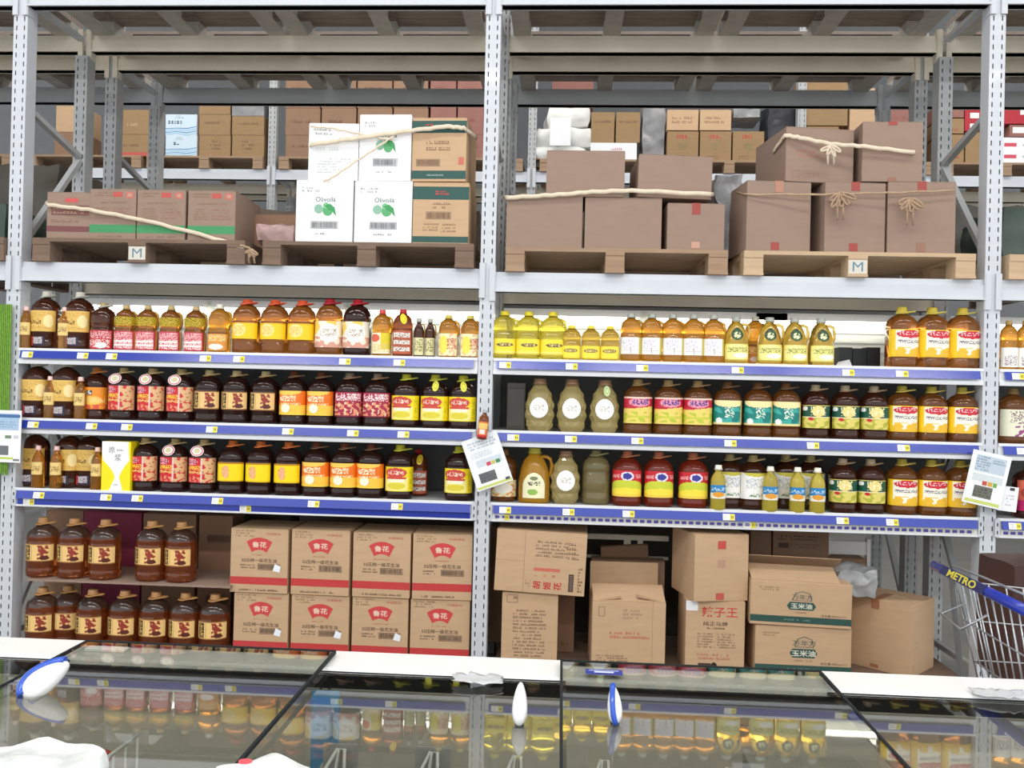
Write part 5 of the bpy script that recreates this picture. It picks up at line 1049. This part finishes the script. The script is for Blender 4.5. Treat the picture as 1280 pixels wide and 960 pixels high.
def vclip(label, px, py, plate):
    x, y = atZ(px, py, ZI); t = thing('divider_clip', label, 'clip', (x, y, ZI-.22), group='wire divider clips in the freezer')
    mb = MB(); mb.tube([(-.02, -.06, .0), (0, 0, .22), (.012, .0, .22), (.022, -.05, 0)], .0045, 6); mb.tube([(-.004, 0, .22), (-.06, -.14, .12)], .004, 6); mb.build('wire', WIRE, t)
    if plate: mb = MB(); mb.box(-.04, .04, .012, .018, .17, .225); mb.build('holder_plate', M('grey_plate', (176, 178, 178), .4), t)
vclip('white wire clip with grey plate below the blue divider', 424, 936, 1); vclip('white wire clip with grey plate in the middle of the freezer', 540, 940, 1)
vclip('plain white wire clip beside the bag with yellow patch', 644, 945, 0); vclip('plain white wire clip below the blue-striped handle', 753, 950, 0); vclip('plain white wire clip under the diagonal lid edge', 911, 960, 0)
for i, (px, nm) in enumerate(((470, 'below the middle clip'), (230, 'beside the wire basket'), (1010, 'under the far lid'))):
    x, y = atZ(px, 962, ZI-.1); t = thing('frozen_carton', f'dim grey frozen-food carton inside the freezer {nm}', 'box', (x, y, .22), group='cartons in the freezer')
    mb = MB(); mb.box(-.14, .14, -.08, .1, 0, ZI-.32); mb.build('carton_body', M('dim_carton', (170, 168, 160), .6, 0, .1, 8), t, bevel=.004)
    p = Print(.28, ZI-.32); p.frame(.2, .7, .7, .85, (90, 90, 90)); p.build(t, y=-.08)

# ------------------------------------------------------------------ shopping cart in the aisle
CH = M('zinc_wire', (178, 182, 186), .3, .7, .05, 5); ZH = 1.0
h0 = Vector((*atZ(1168, 707, ZH), ZH)); h1 = Vector((*atZ(1300, 772, ZH), ZH)); hd = (h1-h0).normalized(); sd = Vector((-hd.y, hd.x, 0)); sd = sd if sd.x > 0 else -sd
ct = thing('shopping_cart', 'wire shopping cart with blue handle standing in the aisle behind the freezer', 'shopping cart', (h0.x, h0.y, 0)); o0 = Vector((h0.x, h0.y, 0)); HL = (h1-h0).length
def L(a, b, z): return h0+hd*a+sd*b+Vector((0, 0, z-ZH))-o0
mb = MB(); mb.tube([L(-.0, 0, ZH), L(HL*.5, 0, ZH), L(HL, 0, ZH)], .017, 14); hb = mb.build('handle', M('blue_handle', (34, 52, 160), .3, 0, .05, 5, coat=.3), ct)
P_, f_, tw, th = text_geo('METRO', .03); mb = MB(); kk = .026/th; ctr = L(.26, 0, ZH); q = (ctr+o0-CAM).normalized(); upn = hd.cross(q).normalized(); upn = upn if upn.z > 0 else -upn; nrm = -upn.cross(hd).normalized(); nrm = nrm if nrm.dot(q) < 0 else -nrm
pl_ = MB(); pl_.v = [tuple(ctr+hd*(u*.165)+upn*(v*.0155)+nrm*n_) for n_ in (.0135, .0176) for (u, v) in ((-1, -1), (1, -1), (1, 1), (-1, 1))]
for q_ in ((0, 1, 2, 3), (4, 5, 6, 7), (0, 1, 5, 4), (1, 2, 6, 5), (2, 3, 7, 6), (3, 0, 4, 7)): pl_.face(q_)
pl_.build('label_plate', M('navy_plate', (34, 40, 96), .35), hb)
for (px_, py_) in P_: mb.v.append(tuple(ctr+hd*(px_*kk*1.9)+upn*(py_*kk)+nrm*.0182))
for f in f_: mb.face(f)
mb.build('handle_lettering', M('yellow_letters', (226, 214, 70), .4, 0, .02, 5), hb)
mb = MB(); mb.tube([L(.1, .02, ZH+.02), L(.3, .03, ZH+.025), L(HL, .04, ZH+.03)], .004, 6); mb.build('ticket_rail', CH, ct)
def wires(name, A, Bq, n, r=.0028):                                 # A, Bq: pairs of end points of the first and last wire
    mb = MB()
    for i in range(n): s = i/(n-1); mb.tube([Vector(A[0]).lerp(Vector(Bq[0]), s), Vector(A[1]).lerp(Vector(Bq[1]), s)], r, 6)
    mb.build(name, CH, ct)
ins, bl, zt_, zb_ = .05, .85, .96, .42
wires('rear_gate', (L(ins, .05, zt_), L(ins+.07, .16, zb_)), (L(HL-ins, .05, zt_), L(HL-ins-.07, .16, zb_)), 12)
wires('rear_gate', (L(ins, .05, zt_), L(HL-ins, .05, zt_)), (L(ins+.07, .16, zb_), L(HL-ins-.07, .16, zb_)), 5)
for a, nm in ((ins, 1), (HL-ins, -1)):
    wires('side_panel', (L(a, .05, zt_), L(a+.07*nm, .16, zb_)), (L(a+.05*nm, .05+bl, zt_-.06), L(a+.1*nm, bl-.02, zb_+.06)), 16)
    wires('side_panel', (L(a, .05, zt_), L(a+.05*nm, .05+bl, zt_-.06)), (L(a+.07*nm, .16, zb_), L(a+.1*nm, bl-.02, zb_+.06)), 5)
wires('basket_floor', (L(ins+.07, .16, zb_), L(ins+.1, bl-.02, zb_+.06)), (L(HL-ins-.07, .16, zb_), L(HL-ins-.1, bl-.02, zb_+.06)), 10)
for a in (.03, HL-.03):
    mb = MB(); mb.tube([L(a, 0, ZH), L(a, .05, zt_), L(a+(.03 if a < .1 else -.03), .12, .2), L(a+(.03 if a < .1 else -.03), .2, .14), L(a+(.06 if a < .1 else -.06), .85, .16)], .011, 8); mb.build('side_frame', CH, ct)
for a in (.08, HL-.08):
    for b in (.2, .8):
        mb = MB(); c = L(a, b, .0); mb.tube([c+Vector((.0, -.012, .055)), c+Vector((0, .012, .055))], .055, 16); cs = mb.build('caster', DARK, ct); m2 = MB(); m2.box(c.x-.012, c.x+.012, c.y-.02, c.y+.02, .1, .16); m2.build('caster_fork', CH, cs)
mb = MB(); mb.tube([L(.14, .05, .9), L(.14, -.03, .86), L(.3, -.03, .85), L(.3, .05, .9)], .004, 6); mb.build('seat_loop', CH, ct)
c = L(HL*.58, .42, .47)+o0; lump('net_bag', 'brown net sack of goods lying in the shopping cart', 'bag', (c.x, c.y, zb_+.05), .3, .38, .36, M('brown_net', (150, 104, 50), .7, 0, .4, 60, .6), amp=.02, fr=9, puff=.3)
c = atY(1290, 735, -1.0); lump('dark_bag', 'dark brown bag behind the cart at the frame edge', 'bag', (c[0]+.05, -.9, .45), .3, .3, c[1]-.35, M('dark_brown_bag', (70, 44, 40), .5, 0, .15, 8), amp=.01, fr=6, puff=.15)
# loads added at floor level on the second rack to block light from behind
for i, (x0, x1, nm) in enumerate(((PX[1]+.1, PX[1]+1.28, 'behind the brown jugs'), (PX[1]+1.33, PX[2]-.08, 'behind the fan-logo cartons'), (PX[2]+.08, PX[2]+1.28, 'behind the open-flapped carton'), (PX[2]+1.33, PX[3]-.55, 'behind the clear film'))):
    lump('wrapped_load', f'added dark load blocking light low on the second rack {nm}', 'wrapped load', ((x0+x1)/2, DG+.33, .0), x1-x0, .6, 1.9, DWRAP, amp=.02, fr=5, group='dark loads on the second rack', seed=20+i)
